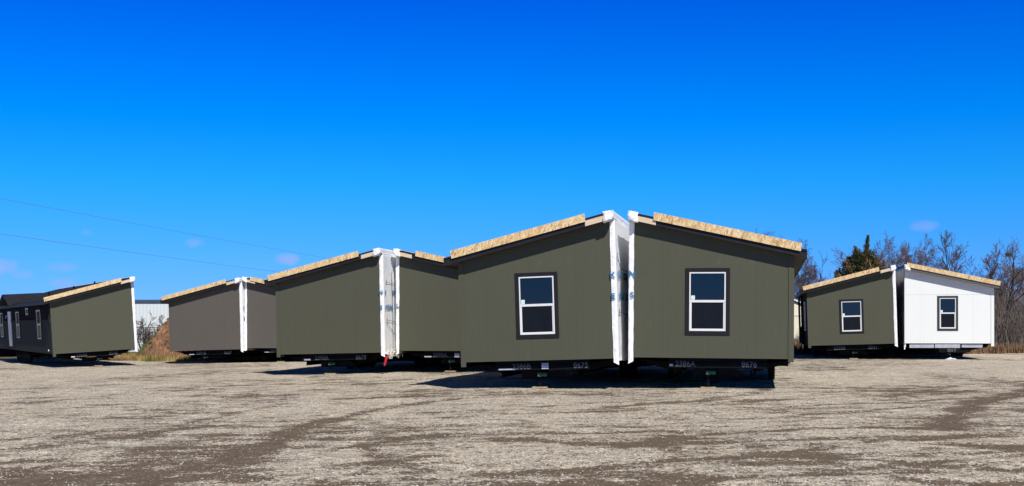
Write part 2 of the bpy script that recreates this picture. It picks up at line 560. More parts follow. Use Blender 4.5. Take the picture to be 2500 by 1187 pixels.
def ground_mat():
    m = mat('gravel_and_dirt', (.4, .37, .32), 0.92, spec=0.15)
    t = NT(m)
    pos = t.new('ShaderNodeNewGeometry').outputs['Position']
    d = t.attr('dirt')
    n1 = t.noise(pos, 2.2, 6, 0.62)
    n2 = t.noise(pos, 14.0, 4, 0.6)
    k = t.math('ADD', d, t.math('ADD', t.math('MULTIPLY', t.math('SUBTRACT', n1, .5), 2.3), t.math('MULTIPLY', t.math('SUBTRACT', n2, .5), 1.5)))
    vc = t.new('ShaderNodeTexVoronoi')
    vc.inputs['Scale'].default_value = 30
    t.link(pos, vc.inputs['Vector'])
    vcs = t.new('ShaderNodeSeparateColor')
    t.link(vc.outputs['Color'], vcs.inputs[0])
    k = t.math('ADD', k, t.math('MULTIPLY', t.math('SUBTRACT', vcs.outputs[0], .5), .60))
    n3 = t.noise(t.mapping(pos, (.7, 2.2, 1)), 3.2, 6, .7)
    k = t.math('ADD', k, t.math('MULTIPLY', t.math('SUBTRACT', n3, .5), 1.7))
    mask = t.ramp(k, [(.53, 0), (.64, 1)])
    # stones of two sizes
    def stones(scale):
        vo = t.new('ShaderNodeTexVoronoi')
        vo.inputs['Scale'].default_value = scale
        t.link(pos, vo.inputs['Vector'])
        sc = t.new('ShaderNodeSeparateColor')
        t.link(vo.outputs['Color'], sc.inputs[0])
        c = t.ramp(sc.outputs[0], [(0, (.30, .27, .22)), (.2, (.48, .44, .37)), (.5, (.66, .62, .54)), (.8, (.80, .76, .69)), (1, (.95, .93, .88))])
        edge = t.ramp(vo.outputs['Distance'], [(.30, 1.0), (.75, .40)])
        return t.mix(1.0, c, edge, 'MULTIPLY'), vo.outputs['Distance']
    c1, h1 = stones(34)
    c2, h2 = stones(75)
    pick = t.ramp(t.noise(pos, 5, 3), [(.45, 0), (.55, 1)])
    grav = t.mix(pick, c1, c2)
    patch = t.noise(pos, .45, 5, .6)
    grav = t.mix(t.ramp(patch, [(.35, .0), (.7, .40)]), grav, (.60, .52, .41))
    patch2 = t.noise(t.mapping(pos, (1, 1.8, 1)), 1.3, 6, .7)
    grav = t.mix(t.ramp(patch2, [(.47, 0), (.70, .62)]), grav, (.36, .295, .225))
    tone = t.ramp(t.noise(t.mapping(pos, (.8, 1.5, 1)), 1.9, 8, .75), [(.30, .82), (.50, 1.14), (.72, 1.36)])
    peb = t.ramp(t.noise(t.mapping(pos, (1, .8, 1)), 11.0, 4, .8), [(.34, .34), (.46, .92), (.55, 1.08), (.68, 1.70)])
    grav = t.mix(.95, grav, peb, 'MULTIPLY')
    grav = t.mix(1.0, grav, tone, 'MULTIPLY')
    grav = t.mix(1.0, grav, (1.19, 1.14, 1.05), 'MULTIPLY')
    dn = t.ramp(t.noise(pos, 4.5, 9, .75), [(.3, 0), (.7, 1)])
    dirt = t.mix(dn, (.088, .063, .041), (.20, .150, .102))
    vs = t.new('ShaderNodeTexVoronoi')
    vs.inputs['Scale'].default_value = 22
    t.link(pos, vs.inputs['Vector'])
    sc3 = t.new('ShaderNodeSeparateColor')
    t.link(vs.outputs['Color'], sc3.inputs[0])
    speck = t.math('MULTIPLY', t.math('LESS_THAN', vs.outputs['Distance'], .3), t.math('GREATER_THAN', sc3.outputs[1], .80))
    dirt = t.mix(speck, dirt, (.48, .44, .37))
    col = t.mix(mask, grav, dirt)
    # beyond the lot: dead winter grass and soil
    go = t.attr('verge')
    gn = t.noise(pos, 1.2, 6, .7)
    verge = t.ramp(gn, [(.25, (.05, .055, .022)), (.45, (.12, .095, .045)), (.6, (.20, .15, .075)), (.8, (.13, .08, .045))])
    col = t.mix(t.ramp(t.math('ADD', go, t.math('MULTIPLY', t.math('SUBTRACT', n1, .5), .8)), [(.4, 0), (.6, 1)]), col, verge)
    t.color(col)
    hh = t.math('ADD', t.math('MULTIPLY', t.math('SUBTRACT', 1.0, h1), .9), t.math('MULTIPLY', t.math('SUBTRACT', 1.0, h2), .5))
    hh = t.math('MULTIPLY', hh, t.math('SUBTRACT', 1.0, t.math('MULTIPLY', mask, .85)))
    hh = t.math('ADD', hh, t.math('MULTIPLY', n1, .8))
    t.bump(hh, 0.022, 1.0)
    return m
M_ground = ground_mat()

gx = np.unique(np.concatenate([np.arange(-34, 36.01, .15), np.linspace(-34, -300, 30), np.linspace(36, 300, 30), [-1200, -3500, 1200, 3500]]))
gy = np.unique(np.concatenate([np.arange(8, 20, .12), np.arange(20, 40, .16), np.arange(40, 82.01, .35), np.linspace(82, 300, 40), np.linspace(8, -60, 12), [-300, -1500, 700, 1800, 4000]]))
GX, GY = np.meshgrid(gx, gy)
dd = dirt_field(GX, GY)
GZ = zg(GX) + rough_z(GX, GY) - 0.02 * np.clip(dd - .4, 0, .5) * np.clip(1 - np.abs(GX) / 60, 0, 1)
nx, ny = len(gx), len(gy)
idx = np.arange(nx * ny).reshape(ny, nx)
faces = np.stack([idx[:-1, :-1], idx[:-1, 1:], idx[1:, 1:], idx[1:, :-1]], -1).reshape(-1, 4)
vg = np.clip((GY - lot_edge(GX)) / 1.6 + .5, 0, 1)
ground = np_mesh('ground', np.stack([GX, GY, GZ], -1).reshape(-1, 3), faces, M_ground, attr={'dirt': dd.ravel(), 'verge': vg.ravel()}, smooth=True)
tag(ground, 'gravel yard with worn brown dirt tracks', None, None, 'structure')

# loose stones lying on the yard
def scatter_stones():
    n = 70000
    Y = 9.5 + 26 * rng.random(n) ** 1.9
    X = (rng.random(n) - .5) * .98 * Y
    keep = rng.random(n) < np.clip(1.05 - 1.0 * dirt_field(X, Y) + .12, .07, 1)
    X, Y = X[keep], Y[keep]
    n = len(X)
    s = .0055 + .0125 * rng.random(n) ** 3
    big = rng.random(n) < .006
    s[big] *= 1.9
    base = np.array([(1, 0, 0), (0, 1, 0), (-1, 0, 0), (0, -1, 0), (0, 0, .75), (0, 0, -.5)], float)
    tri = np.array([(0, 1, 4), (1, 2, 4), (2, 3, 4), (3, 0, 4), (1, 0, 5), (2, 1, 5), (3, 2, 5), (0, 3, 5)])
    a = rng.random(n) * 6.283
    ca, sa = np.cos(a), np.sin(a)
    V = np.repeat(base[None], n, 0) * (1 + .5 * (rng.random((n, 6, 1)) - .5)) * s[:, None, None]
    V[:, :, 0] *= (1 + .7 * rng.random(n))[:, None]
    x = V[:, :, 0] * ca[:, None] - V[:, :, 1] * sa[:, None] + X[:, None]
    y = V[:, :, 0] * sa[:, None] + V[:, :, 1] * ca[:, None] + Y[:, None]
    zb = zg(X) + rough_z(X, Y) - 0.02 * np.clip(dirt_field(X, Y) - .4, 0, .5)
    z = V[:, :, 2] + (zb + s * .25)[:, None]
    Vv = np.stack([x, y, z], -1).reshape(-1, 3)
    Ff = (tri[None] + (np.arange(n) * 6)[:, None, None]).reshape(-1, 3)
    tint = np.repeat(rng.random(n), 6)
    m = mat('loose_stone', (.5, .47, .4), 0.85, spec=.2)
    t = NT(m)
    t.color(t.ramp(t.attr('tint'), [(0, (.16, .13, .10)), (.4, (.36, .325, .265)), (.8, (.50, .46, .39)), (1, (.66, .62, .55))]))
    o = np_mesh('gravel', Vv, Ff, m, attr={'tint': tint})
    tag(o, 'loose pale stones lying over the near part of the yard', None, None, 'stuff')
scatter_stones()

# ------------------------------------------------------------------ home halves
SLOPE, ZPEAK, EAVE, RT = .226, 3.83, .32, .215    # roof pitch, ridge above floor, eave overhang, roof edge depth
W0 = 4.1
HW = W0 / 2
FLAP = .12

def grid_sheet(fn, nu, nv, thick_dir, th):
    """double sided crumpled sheet: fn(i/nu, j/nv) -> point"""
    mb = MB()
    P = [[Vector(fn(i / nu, j / nv)) for j in range(nv + 1)] for i in range(nu + 1)]
    T = Vector(thick_dir) * th
    vs = [p for r_ in P for p in r_] + [p - T for r_ in P for p in r_]
    N = (nu + 1) * (nv + 1)
    fs = []
    for i in range(nu):
        for j in range(nv):
            a = i * (nv + 1) + j
            fs += [(a, a + nv + 1, a + nv + 2, a + 1), (N + a, N + a + 1, N + a + nv + 2, N + a + nv + 1)]
    for i in range(nu):
        for j in (0, nv):
            a = i * (nv + 1) + j
            fs.append((a, a + nv + 1, N + a + nv + 1, N + a))
    for j in range(nv):
        for i in (0, nu):
            a = i * (nv + 1) + j
            fs.append((a, a + 1, N + a + 1, N + a))
    mb.add(vs, fs)
    return mb

def nz(x, y, z, s=1.0):
    return noise.noise(Vector((x * s, y * s, z * s)))

def window(h, cx, z0, w, ht, trim, y=0.0, sticker=True):
    """dark trim > white frame, panes; faces -y"""
    tw = .108
    x0, x1, z1 = cx - w / 2, cx + w / 2, z0 + ht
    b = MB()
    b.box(x0, x1, y - .022, y + .01, z1 - tw, z1)
    b.box(x0, x1, y - .022, y + .01, z0, z0 + tw)
    b.box(x0, x0 + tw, y - .020, y + .01, z0 + tw, z1 - tw)
    b.box(x1 - tw, x1, y - .020, y + .01, z0 + tw, z1 - tw)
    win = b.build('window', trim, h, bevel=.003)
    a0, a1, c0, c1 = x0 + tw, x1 - tw, z0 + tw, z1 - tw
    fw = .034
    f = MB()
    f.box(a0, a1, y - .034, y + .01, c1 - fw, c1)
    f.box(a0, a1, y - .034, y + .01, c0, c0 + fw)
    f.box(a0, a0 + fw, y - .032, y + .01, c0 + fw, c1 - fw)
    f.box(a1 - fw, a1, y - .032, y + .01, c0 + fw, c1 - fw)
    mid = (c0 + c1) / 2 + .01
    f.box(a0 + fw, a1 - fw, y - .030, y + .01, mid - .032, mid + .032)
    f.build('window_frame', M_vinyl, win, bevel=.004)
    g = MB()
    sw = .028
    i0, i1, k0, k1 = a0 + fw, a1 - fw, c0 + fw, mid - .032
    g.box(i0, i1, y - .020, y + .01, k0, k0 + sw)
    g.box(i0, i0 + sw, y - .019, y + .01, k0 + sw, k1)
    g.box(i1 - sw, i1, y - .019, y + .01, k0 + sw, k1)
    g.build('lower_sash', M_vinyl, win, bevel=.003)
    p = MB()
    p.box(a0 + fw, a1 - fw, y - .010, y + .006, mid + .032, c1 - fw)
    p.build('upper_pane', M_glass, win)
    p = MB()
    p.box(i0 + sw, i1 - sw, y - .008, y + .006, k0 + sw, k1)
    p.build('lower_pane', M_screen, win)
    if sticker:
        s_ = MB()
        s_.box(a0 + fw + .012, a0 + fw + .012 + .10, y - .0135, y - .011, mid + .040, mid + .15)
        s_.build('sticker', M_sticker, win)
    return win

def wheel(h, x, y, zc, side):
    e = bpy.data.objects.new('wheel', None)
    COL.objects.link(e)
    e.parent = h
    e.location = (x, y, zc)
    r, wd = .37, .20
    t = MB()
    prof = [(.20, -.085), (.27, -.10), (.345, -.095), (.368, -.06), (.37, 0), (.368, .06), (.345, .095), (.27, .10), (.20, .085)]
    n = 28
    vs = [(px, rr * math.cos(2 * math.pi * k / n), rr * math.sin(2 * math.pi * k / n)) for k in range(n) for rr, px in prof]
    m_ = len(prof)
    fs = [(k * m_ + i, ((k + 1) % n) * m_ + i, ((k + 1) % n) * m_ + (i + 1) % m_, k * m_ + (i + 1) % m_) for k in range(n) for i in range(m_)]
    t.add(vs, fs)
    t.build('tyre', M_tyre, e, smooth=True)
    c = MB()
    c.tube([(-.05, 0, 0), (-.03, 0, 0), (.03, 0, 0), (.05, 0, 0)], [.19, .205, .205, .19], 20)
    c.tube([(side * .05, 0, 0), (side * .09, 0, 0)], [.075, .05], 12)
    for k in range(5):
        a = k * 1.2566
        c.tube([(side * .05, .12 * math.cos(a), .12 * math.sin(a)), (side * .065, .12 * math.cos(a), .12 * math.sin(a))], .015, 6)
    c.build('rim', M_rim, e)

class Home:
    """one half of a factory built home standing on its chassis.
    local frame: x across the end wall, y along the length, z up from the ground"""
    def __init__(s, label, uL, vL, uR, vR, YL, yaw, side, wall, L=15.5, over=.30, w=W0, fascia=M_fascia, osb=(.14, .96), osbmat=M_osb,
                 lumber=True, trim=M_trim, win=None, wrap='white', flap=True, numbers=(), corner=.13, plain=False, zpeak=ZPEAK, grp=None, words=3, rows=None, eave=EAVE):
        s.eave = eave
        s.words, s.rows = words, rows
        s.yaw = yaw
        c, sn = math.cos(yaw), math.sin(yaw)
        PL = Vector(((uL - 1250) / F * YL, YL, HC - (vL - VH) / F * YL))
        YR = YL - sn * W0
        XR = PL.x + c * W0
        zR = HC - (vR - VH) / F * YR if vR else PL.z
        PR = Vector((XR, YR, zR))
        s.roll = math.atan2(zR - PL.z, W0)
        s.side = side
        mid = (PL + PR) / 2
        rot = Euler((0, -s.roll, -yaw))
        g0 = float(zg(np.array(mid.x)))
        s.hf = mid.z - g0                       # floor height over ground
        org = mid - rot.to_matrix() @ Vector((0, 0, s.hf))
        s.h = empty('manufactured_home', org, rot)
        tag(s.h, label, 'mobile home', grp or 'factory built home halves parked in the yard')
        s.Mw = Matrix.Translation(org) @ rot.to_matrix().to_4x4()
        s.fl = FLAP if flap else .012
        s.L, s.over, s.zp, s.win_trim = L, over, zpeak, trim
        s.build(wall, fascia, osb, osbmat, lumber, win, wrap, flap, numbers, corner, trim)
    def X(s, x):            # +x is the high (ridge) side
        return x * s.side
    def top(s, x):          # roof top at x (x positive towards the ridge side)
        return s.hf + s.zp - SLOPE * (HW + s.fl - x)
    def build(s, wall, fascia, osb, osbmat, lumber, win, wrap, flap, numbers, corner, trim):
        h, hf, L, ov, X, top = s.h, s.hf, s.L, s.over, s.X, s.top
        hi, lo = HW + s.fl, -HW
        # walls: one shell under the roof
        b = MB()
        b.prism([(X(lo), hf), (X(hi), hf), (X(hi), top(hi) - RT + .01), (X(lo), top(lo) - RT + .01)], 0, L)
        b.build('wall', wall, h)
        # roof: shingled slab with boxed eave
        e = lo - s.eave
        b = MB()
        b.prism([(X(e), top(e)), (X(hi + .01), top(hi + .01)), (X(hi + .01), top(hi + .01) - .045), (X(e), top(e) - .045)], -ov - .03, L + ov)
        b.build('roof', M_shingle, h)
        b = MB()
        b.prism([(X(e + .02), top(e) - .046), (X(hi), top(hi) - .046), (X(hi), top(hi) - RT + .012), (X(e + .02), top(e) - RT + .012)], -ov + .021, L + ov - .02)
        b.build('soffit', M_soffit, h)
        b = MB()        # eave board
        b.prism([(X(e - .004), top(e) - .047), (X(e + .019), top(e) - .047), (X(e + .019), top(e) - RT - .005), (X(e - .004), top(e) - RT - .005)], -ov + .02, L + ov)
        b.build('eave_board', fascia, h)
        # rake board on the end, bare lumber near the ridge
        lx = hi - .70 if lumber else hi
        b = MB()
        b.prism([(X(e), top(e) - .047), (X(lx), top(lx) - .047), (X(lx), top(lx) - RT), (X(e), top(e) - RT)], -ov, -ov + .02)
        b.build('rake_board', fascia, h, bevel=.003)
        if lumber:
            b = MB()
            b.prism([(X(lx + .002), top(lx) - .05), (X(hi - .02), top(hi - .02) - .05), (X(hi - .02), top(hi - .02) - RT + .01), (X(lx + .002), top(lx) - RT + .01)], -ov - .012, -ov + .012)
            b.build('bare_board', M_lumber, h, bevel=.003)
        if osb:
            full = hi - e
            a0, a1 = e + full * (1 - osb[1]), hi - full * osb[0]
            b = MB()
            b.prism([(X(a0 - .02), top(a0) - .085), (X(a1 + .02), top(a1) - .085), (X(a1), top(a1) + .125), (X(a0 - .05), top(a0) + .125)], -ov - .058, -ov - .034)
            b.build('sheathing_board', osbmat, h)
        # corner board at the low corner
        b = MB()
        b.box(X(lo - .015), X(lo + .125), -.02, .0, hf - corner, top(lo) - RT + .012)
        b.box(X(lo - .016), X(lo - .001), .0, .12, hf - corner, top(lo) - RT + .012)
        b.build('corner_board', wall, h, bevel=.003)
        if win:
            window(h, X(win[0]) if False else win[0], hf + win[1], win[2], win[3], trim)
        s.chassis(numbers)
        if wrap: s.wrapping(wrap, flap)
    def chassis(s, numbers):
        h, hf, L, X = s.h, s.hf, s.L, s.X
        b = MB()        # belly sheet sagging between the rails
        nx_, ny_ = 10, 24
        vs, fs = [], []
        for j in range(ny_ + 1):
            for i in range(nx_ + 1):
                x = -HW + .06 + (W0 - .06) * i / nx_
                y = .12 + (L - .3) * j / ny_
                vs.append((X(x), y, hf - .03 - .10 * math.sin(math.pi * i / nx_) ** .5 - .03 * nz(x, y, 0, .9)))
        for j in range(ny_):
            for i in range(nx_):
                a = j * (nx_ + 1) + i
                fs.append((a, a + 1, a + nx_ + 2, a + nx_ + 1))
        b.add(vs, fs)
        b.build('belly_sheet', M_belly, h)
        for sx in (-1, 1):        # two rails, I section
            b = MB()
            x = sx * 1.02
            b.box(x - .006, x + .006, .34, L - .3, hf - .42, hf - .10)
            b.box(x - .07, x + .07, .34, L - .3, hf - .432, hf - .4205)
            b.box(x - .07, x + .07, .34, L - .3, hf - .0995, hf - .09)
            b.build('frame_rail', M_steel, h)
        # front header channel with a lip
        x0, x1 = -1.16, 1.40
        yb = .20
        b = MB()
        b.box(x0, x1, yb, yb + .01, hf - .245, hf - .015)
        b.box(x0, x1, yb - .055, yb + .01, hf - .257, hf - .2455)
        b.box(x0, x1, yb + .0105, yb + .06, hf - .025, hf - .015)
        head = b.build('front_header', M_steel, h)
        # hitch plate under the header: upright plate with a bevelled end
        b = MB()
        b.prism([(-.55, hf - .30), (.62, hf - .30), (.92, hf - .50), (-.55, hf - .50)], .62, .64)
        b.box(-.55, .92, .55, .64, hf - .515, hf - .5005)
        b.build('hitch_plate', M_steel, h)
        b = MB()
        for k in range(int((L - 1.5) / 2.1) + 1):
            y = 1.2 + k * 2.1
            b.box(-HW + .2, HW - .1, y, y + .05, hf - .22, hf - .14)
        b.build('cross_members', M_steel, h)
        for sx in (-1, 1):
            for k in range(int((L - 1.5) / 2.1) + 1):
                b = MB()
                y = 1.2 + k * 2.1
                x1_ = sx * (HW - .05)
                b.prism([(sx * 1.03, hf - .40), (sx * 1.03, hf - .10), (x1_, hf - .06), (x1_, hf - .14)], y - .012, y - .002)
                b.build('outrigger', M_steel, h)
        b = MB()  # added dark plate, hung low to hide sunlit ground behind the home
        b.prism([(-2.0, hf - .02), (2.0, hf - .02), (2.0, hf - .62), (1.2, hf - .68), (-1.2, hf - .68), (-2.0, hf - .62)], L - .42, L - .40)
        b.build('rear_blocker', M_steel, h)
        zax = -0.0 + .37
        for y in ((11.5, 12.45, 13.4, 14.35, 15.3, 16.25) if L > 20 else (6.6, 7.55, 8.5, 9.45) if L > 12 else (5.2, 6.15, 7.1)):
            b = MB()
            b.tube([(-1.6, y, zax), (1.6, y, zax)], .045, 8)
            for sx in (-1, 1):
                b.box(sx * 1.02 - .03, sx * 1.02 + .03, y - .35, y + .35, zax + .046, zax + .09)
                b.box(sx * 1.02 - .04, sx * 1.02 + .04, y - .04, y + .04, zax + .09, hf - .43)
            b.build('axle', M_steel, h)
            for sx in (-1, 1): wheel(h, sx * 1.54, y, zax, sx)
        face = Matrix(((1, 0, 0, 0), (0, 0, -1, 0), (0, 1, 0, 0), (0, 0, 0, 1)))      # lettering facing -y
        for txt, x, sz in numbers:
            if txt:
                text_mesh(txt, sz, 'stencil_number', M_stencil, head, Matrix.Translation((x, yb - .004, hf - .165)) @ face)
    def wrapping(s, kind, flap):
        h, hf, L, ov, X, top = s.h, s.hf, s.L, s.over, s.X, s.top
        hi = HW + s.fl
        seed = s.h.location.x * 3.1
        mw = M_wrap if kind == 'white' else M_blackwrap
        amp = .013 if kind == 'white' else .04
        def side(u, v):
            y = -.01 + u * (L + .02)
            z = hf - .06 - .05 * abs(nz(y, seed, 1, 1.3)) + v * (s.zp - .03)
            bulge = amp * (nz(y, seed, z, .9) + .6 * nz(y, seed + 9, z, 2.6))
            x = hi + .02 + max(bulge + amp * .6, .0) * min(1, u * 30)
            return (X(x), y, z)
        side_o = grid_sheet(side, 110, 30, (s.side, 0, 0), .012).build('house_wrap', mw, h, smooth=True)
        # the sheet is pulled over the ridge on to the shingles
        def ridge(u, v):
            y = -ov - .04 + u * (L + 2 * ov)
            k = nz(y, seed, 3, 1.6)
            if v < .5: return (X(hi + .028 + .01 * k), y, top(hi) - .16 + .32 * v)
            t = (v - .5) * 2
            x = hi + .028 - t * (.10 + .05 * k)
            return (X(x), y, top(x) + .012 + .02 * abs(nz(y, seed, t, 5)))
        if kind == 'white':
            grid_sheet(ridge, 90, 8, (s.side * .3, 0, 1), .008).build('ridge_wrap', M_wrap, h, smooth=True)
        if flap:
            def fl(u, v):
                z = hf - .15 + .07 * u * (1 if True else 0) + v * (s.zp - .10)
                if v < .001: z += -.02
                ragged = .014 * nz(seed, z, 1, 2.3)
                x = hi + .034 - u * (FLAP + .018 + ragged)
                y = -.016 - .012 * nz(x, seed, z, 4) - .012 * abs(math.sin(u * math.pi)) - .008 * nz(x + 5, seed, z, 11)
                return (X(x), y, z)
            grid_sheet(fl, 6, 90, (0, -1, 0), .008).build('wrap_flap', M_wrap, h, smooth=True)
        # bunched end of the sheet tucked round the ridge
        b = MB()
        n, m_ = 26, 26
        vs = []
        sx_, sy_, sz_ = .135, .13, .125
        for i in range(n + 1):
            th_ = math.pi * i / n
            for j in range(m_):
                ph = 2 * math.pi * j / m_
                q = Vector((math.sin(th_) * math.cos(ph), math.sin(th_) * math.sin(ph), math.cos(th_)))
                q = q / max(abs(q.x), abs(q.y), abs(q.z)) * .86 + q * .14
                fold = .10 * math.sin(q.x * 9 + q.z * 4 + 3 * nz(q.x + seed, q.y, q.z, 1.1)) * (1 if q.y < 0 else .3)
                f = 1 + .13 * nz(q.x + seed, q.y, q.z, 1.7) + fold * .7
                xx = hi - .10 + q.x * sx_ * f
                vs.append((X(xx), -ov + .07 + q.y * sy_ * f, top(xx) - .10 + q.z * sz_ * f * (1.05 - .12 * q.x)))
        fs = [(i * m_ + j, i * m_ + (j + 1) % m_, (i + 1) * m_ + (j + 1) % m_, (i + 1) * m_ + j) for i in range(n) for j in range(m_)]
        b.add(vs, fs)
        b.build('wrap_cap', M_wrap, h, smooth=True)
        if kind == 'white':
            # printed lettering, two rows down the long side
            nrm, xd = Vector((s.side, 0, 0)), Vector((0, s.side, 0))
            rows = s.rows or ((2.22, 'E', .17, 1.45), (1.66, 'KYLINE', .56, 2.05))
            for z, first, y1, off in rows:
                for k in range(-1, s.words):
                    yy = y1 if k < 0 else off + 1.36 * k
                    if yy > L - .7: continue
                    M = Matrix(((xd.x, 0, nrm.x, X(hi + .062)), (xd.y, 0, nrm.y, yy), (0, 1, nrm.z, hf + z), (0, 0, 0, 1)))
                    text_mesh(first if k < 0 else 'SKYLINE', .27, 'printed_lettering', M_ink, side_o, M)

def letters_on_flap(H, rows):
    face = Matrix(((1, 0, 0, 0), (0, 0, -1, 0), (0, 1, 0, 0), (0, 0, 0, 1)))
    fl = [c for c in H.h.children if c.name.startswith('wrap_flap')][0]
    for txt, z, dx, sz in rows:
        text_mesh(txt, sz, 'printed_letter', M_ink, fl, Matrix.Translation((H.X(HW + FLAP / 2 + dx), -.062, H.hf + z)) @ face)

YAW = R(12.07)
GN = 'factory built home halves parked in the yard'
A = Home('nearest olive home half on the right, roof falling to the right, one large window', 1548, 872.6, 1937, 877, 31.45, YAW, -1, M_olive,
         over=.28, win=(-.14, .60, 1.155, 1.755), osb=(.145, .962), numbers=(('2386A', -.72, .20), ('8676', .94, .20)), corner=.085)
B = Home('nearest olive home half on the left, roof climbing to the right, one large window', 1127, 885, 1497, 875.5, 32.0, YAW, 1, M_olive, words=10,
         rows=((2.20, 'YLINE', .50, 1.85), (1.64, 'SKYLINE', .85, 2.21)),
         over=.36, win=(.06, .583, 1.155, 1.755), osb=(.155, .945), numbers=(('2386B', -.45, .20), ('8675', 1.16, .20)), corner=.13)
C_ = Home('olive home half without a window, roof climbing to the right, left of the middle', 677, 866, 929, 861, 44.85, YAW, 1, M_olive2, words=10,
         over=.33, osb=(.175, .955), numbers=(('2390R', -.36, .21), ('8679', 1.20, .21)), corner=.10)
D = Home('windowless olive home half half hidden behind the nearest left home, roof falling to the right', 976, 856.5, None, None, 45.0, YAW, -1, M_olive2,
         over=.33, osb=(.19, .955), numbers=(('2090A', -.53, .21),), corner=.10)
E_ = Home('grey brown home half, its roof climbing to the right, in front of the dirt mound', 415, 857, 588, 853, 64.9, R(10.5), 1, M_taupe,
         over=.33, osb=(.16, .975), numbers=(('2391B', -.32, .22), ('8667', 1.22, .22)), corner=.06)
F_ = Home('grey brown home half mostly hidden by olive home, its roof falling to the right', 604, 850, None, None, 64.4, R(10.5), -1, M_taupe,
         over=.33, osb=(.10, .955), numbers=(('2091', -.60, .22),), corner=.06)
G = Home('single home at the left edge with dark battened long side, white door and narrow windows', 130, 865, 329, 852, 61.3, R(-30.2), 1, M_olive2,
         L=23.0, over=.33, osb=(.15, 1.0), numbers=(('2300B', -.63, .22), ('8548', .98, .22)), corner=.14)
H_ = Home('distant olive home half with one window, roof climbing towards the white home', 1974, 844.5, 2181, 839, 59.3, YAW, 1, M_olive,
         L=10.0, over=.33, win=(.06, .55, 1.155, 1.70), osb=(.17, .965), osbmat=M_osb2, numbers=(('2228B', -.55, .22), ('8341', 1.05, .22)), corner=.11)
I_ = Home('white home half with one narrow window and grey trim, its roof falling to the right', 2209, 838.4, 2427, 838.7, 58.15, YAW, -1, M_white, eave=.20,
         over=.33, fascia=M_greyfascia, win=(-.06, .61, .965, 1.70), osb=(.02, 1.0), lumber=False, trim=M_greytrim, wrap='black', flap=False, corner=.14)
letters_on_flap(A, [('N', 2.20, 0, .24), ('S', 1.64, .0, .22)])
letters_on_flap(B, [('K', 2.18, 0, .22), ('E', 1.62, 0, .22)])
letters_on_flap(C_, [('N', 2.22, 0, .22), ('S', 1.66, 0, .22)])
letters_on_flap(D, [('L', 1.70, 0, .22)])

HOMES = [A, B, C_, D, E_, F_, G, H_, I_]
bpy.context.view_layer.update()

# labels and small marks on the headers
def header_label(H, x0, x1, z0, z1, m, name='paper_label'):
    hd = [c for c in H.h.children if c.name.startswith('front_header')][0]
    b = MB()
    b.box(x0, x1, .196, .199, H.hf - z1, H.hf - z0)
    b.build(name, m, hd)
M_sm = noisy('paint_smear', (.45, .50, .58), (.6, .64, .7), 9, .6)
header_label(B, .10, .29, .08, .235, M_label)
header_label(B, -1.08, -.62, .195, .24, M_sm, 'chalk_smear')
header_label(A, -1.13, -1.04, .17, .22, M_sm, 'chalk_smear')
header_label(C_, -1.06, -.80, .18, .235, M_label)
header_label(D, .04, .23, .08, .235, M_label)
header_label(D, -1.14, -.86, .19, .24, M_label, 'chalk_smear')
header_label(G, -1.15, -.96, .18, .235, M_label)
header_label(E_, -1.03, -.72, .20, .235, M_label)
header_label(F_, -1.14, -.88, .20, .235, M_label, 'chalk_smear')

# straps fixed to the wraps
def strap(H, pts, r=.008):
    so_ = [c for c in H.h.children if c.name.startswith('house_wrap')][0]
    b = MB()
    b.tube([(H.X(HW + FLAP + .07), y, H.hf + z) for y, z in pts], r, 5)
    b.build('strap', M_strap, so_)
strap(B, [(.12, 2.78), (.12, 2.55)]); strap(B, [(.12, 2.62), (.6, 2.42), (1.2, 2.38), (3, 2.36)])
strap(B, [(.14, 1.30), (.14, 1.12)]); strap(B, [(.14, 1.2), (1.4, 1.19), (3, 1.15)])
strap(C_, [(.25, 2.70), (.25, 2.5)]); strap(C_, [(.25, 2.6), (1.5, 2.58), (4, 2.55)])
strap(C_, [(.25, 1.30), (.25, 1.05)]); strap(C_, [(.25, 1.2), (1.5, 1.12), (4, 1.0)]); strap(C_, [(.25, 1.08), (1.6, .45), (1.9, .3)])
strap(C_, [(.9, 3.0), (.95, 1.5), (.9, .1)], .009)
strap(G, [(.05, 1.9), (.8, 1.9), (3, 1.88)]); strap(G, [(.05, 1.45), (.8, 1.46), (3, 1.4)])

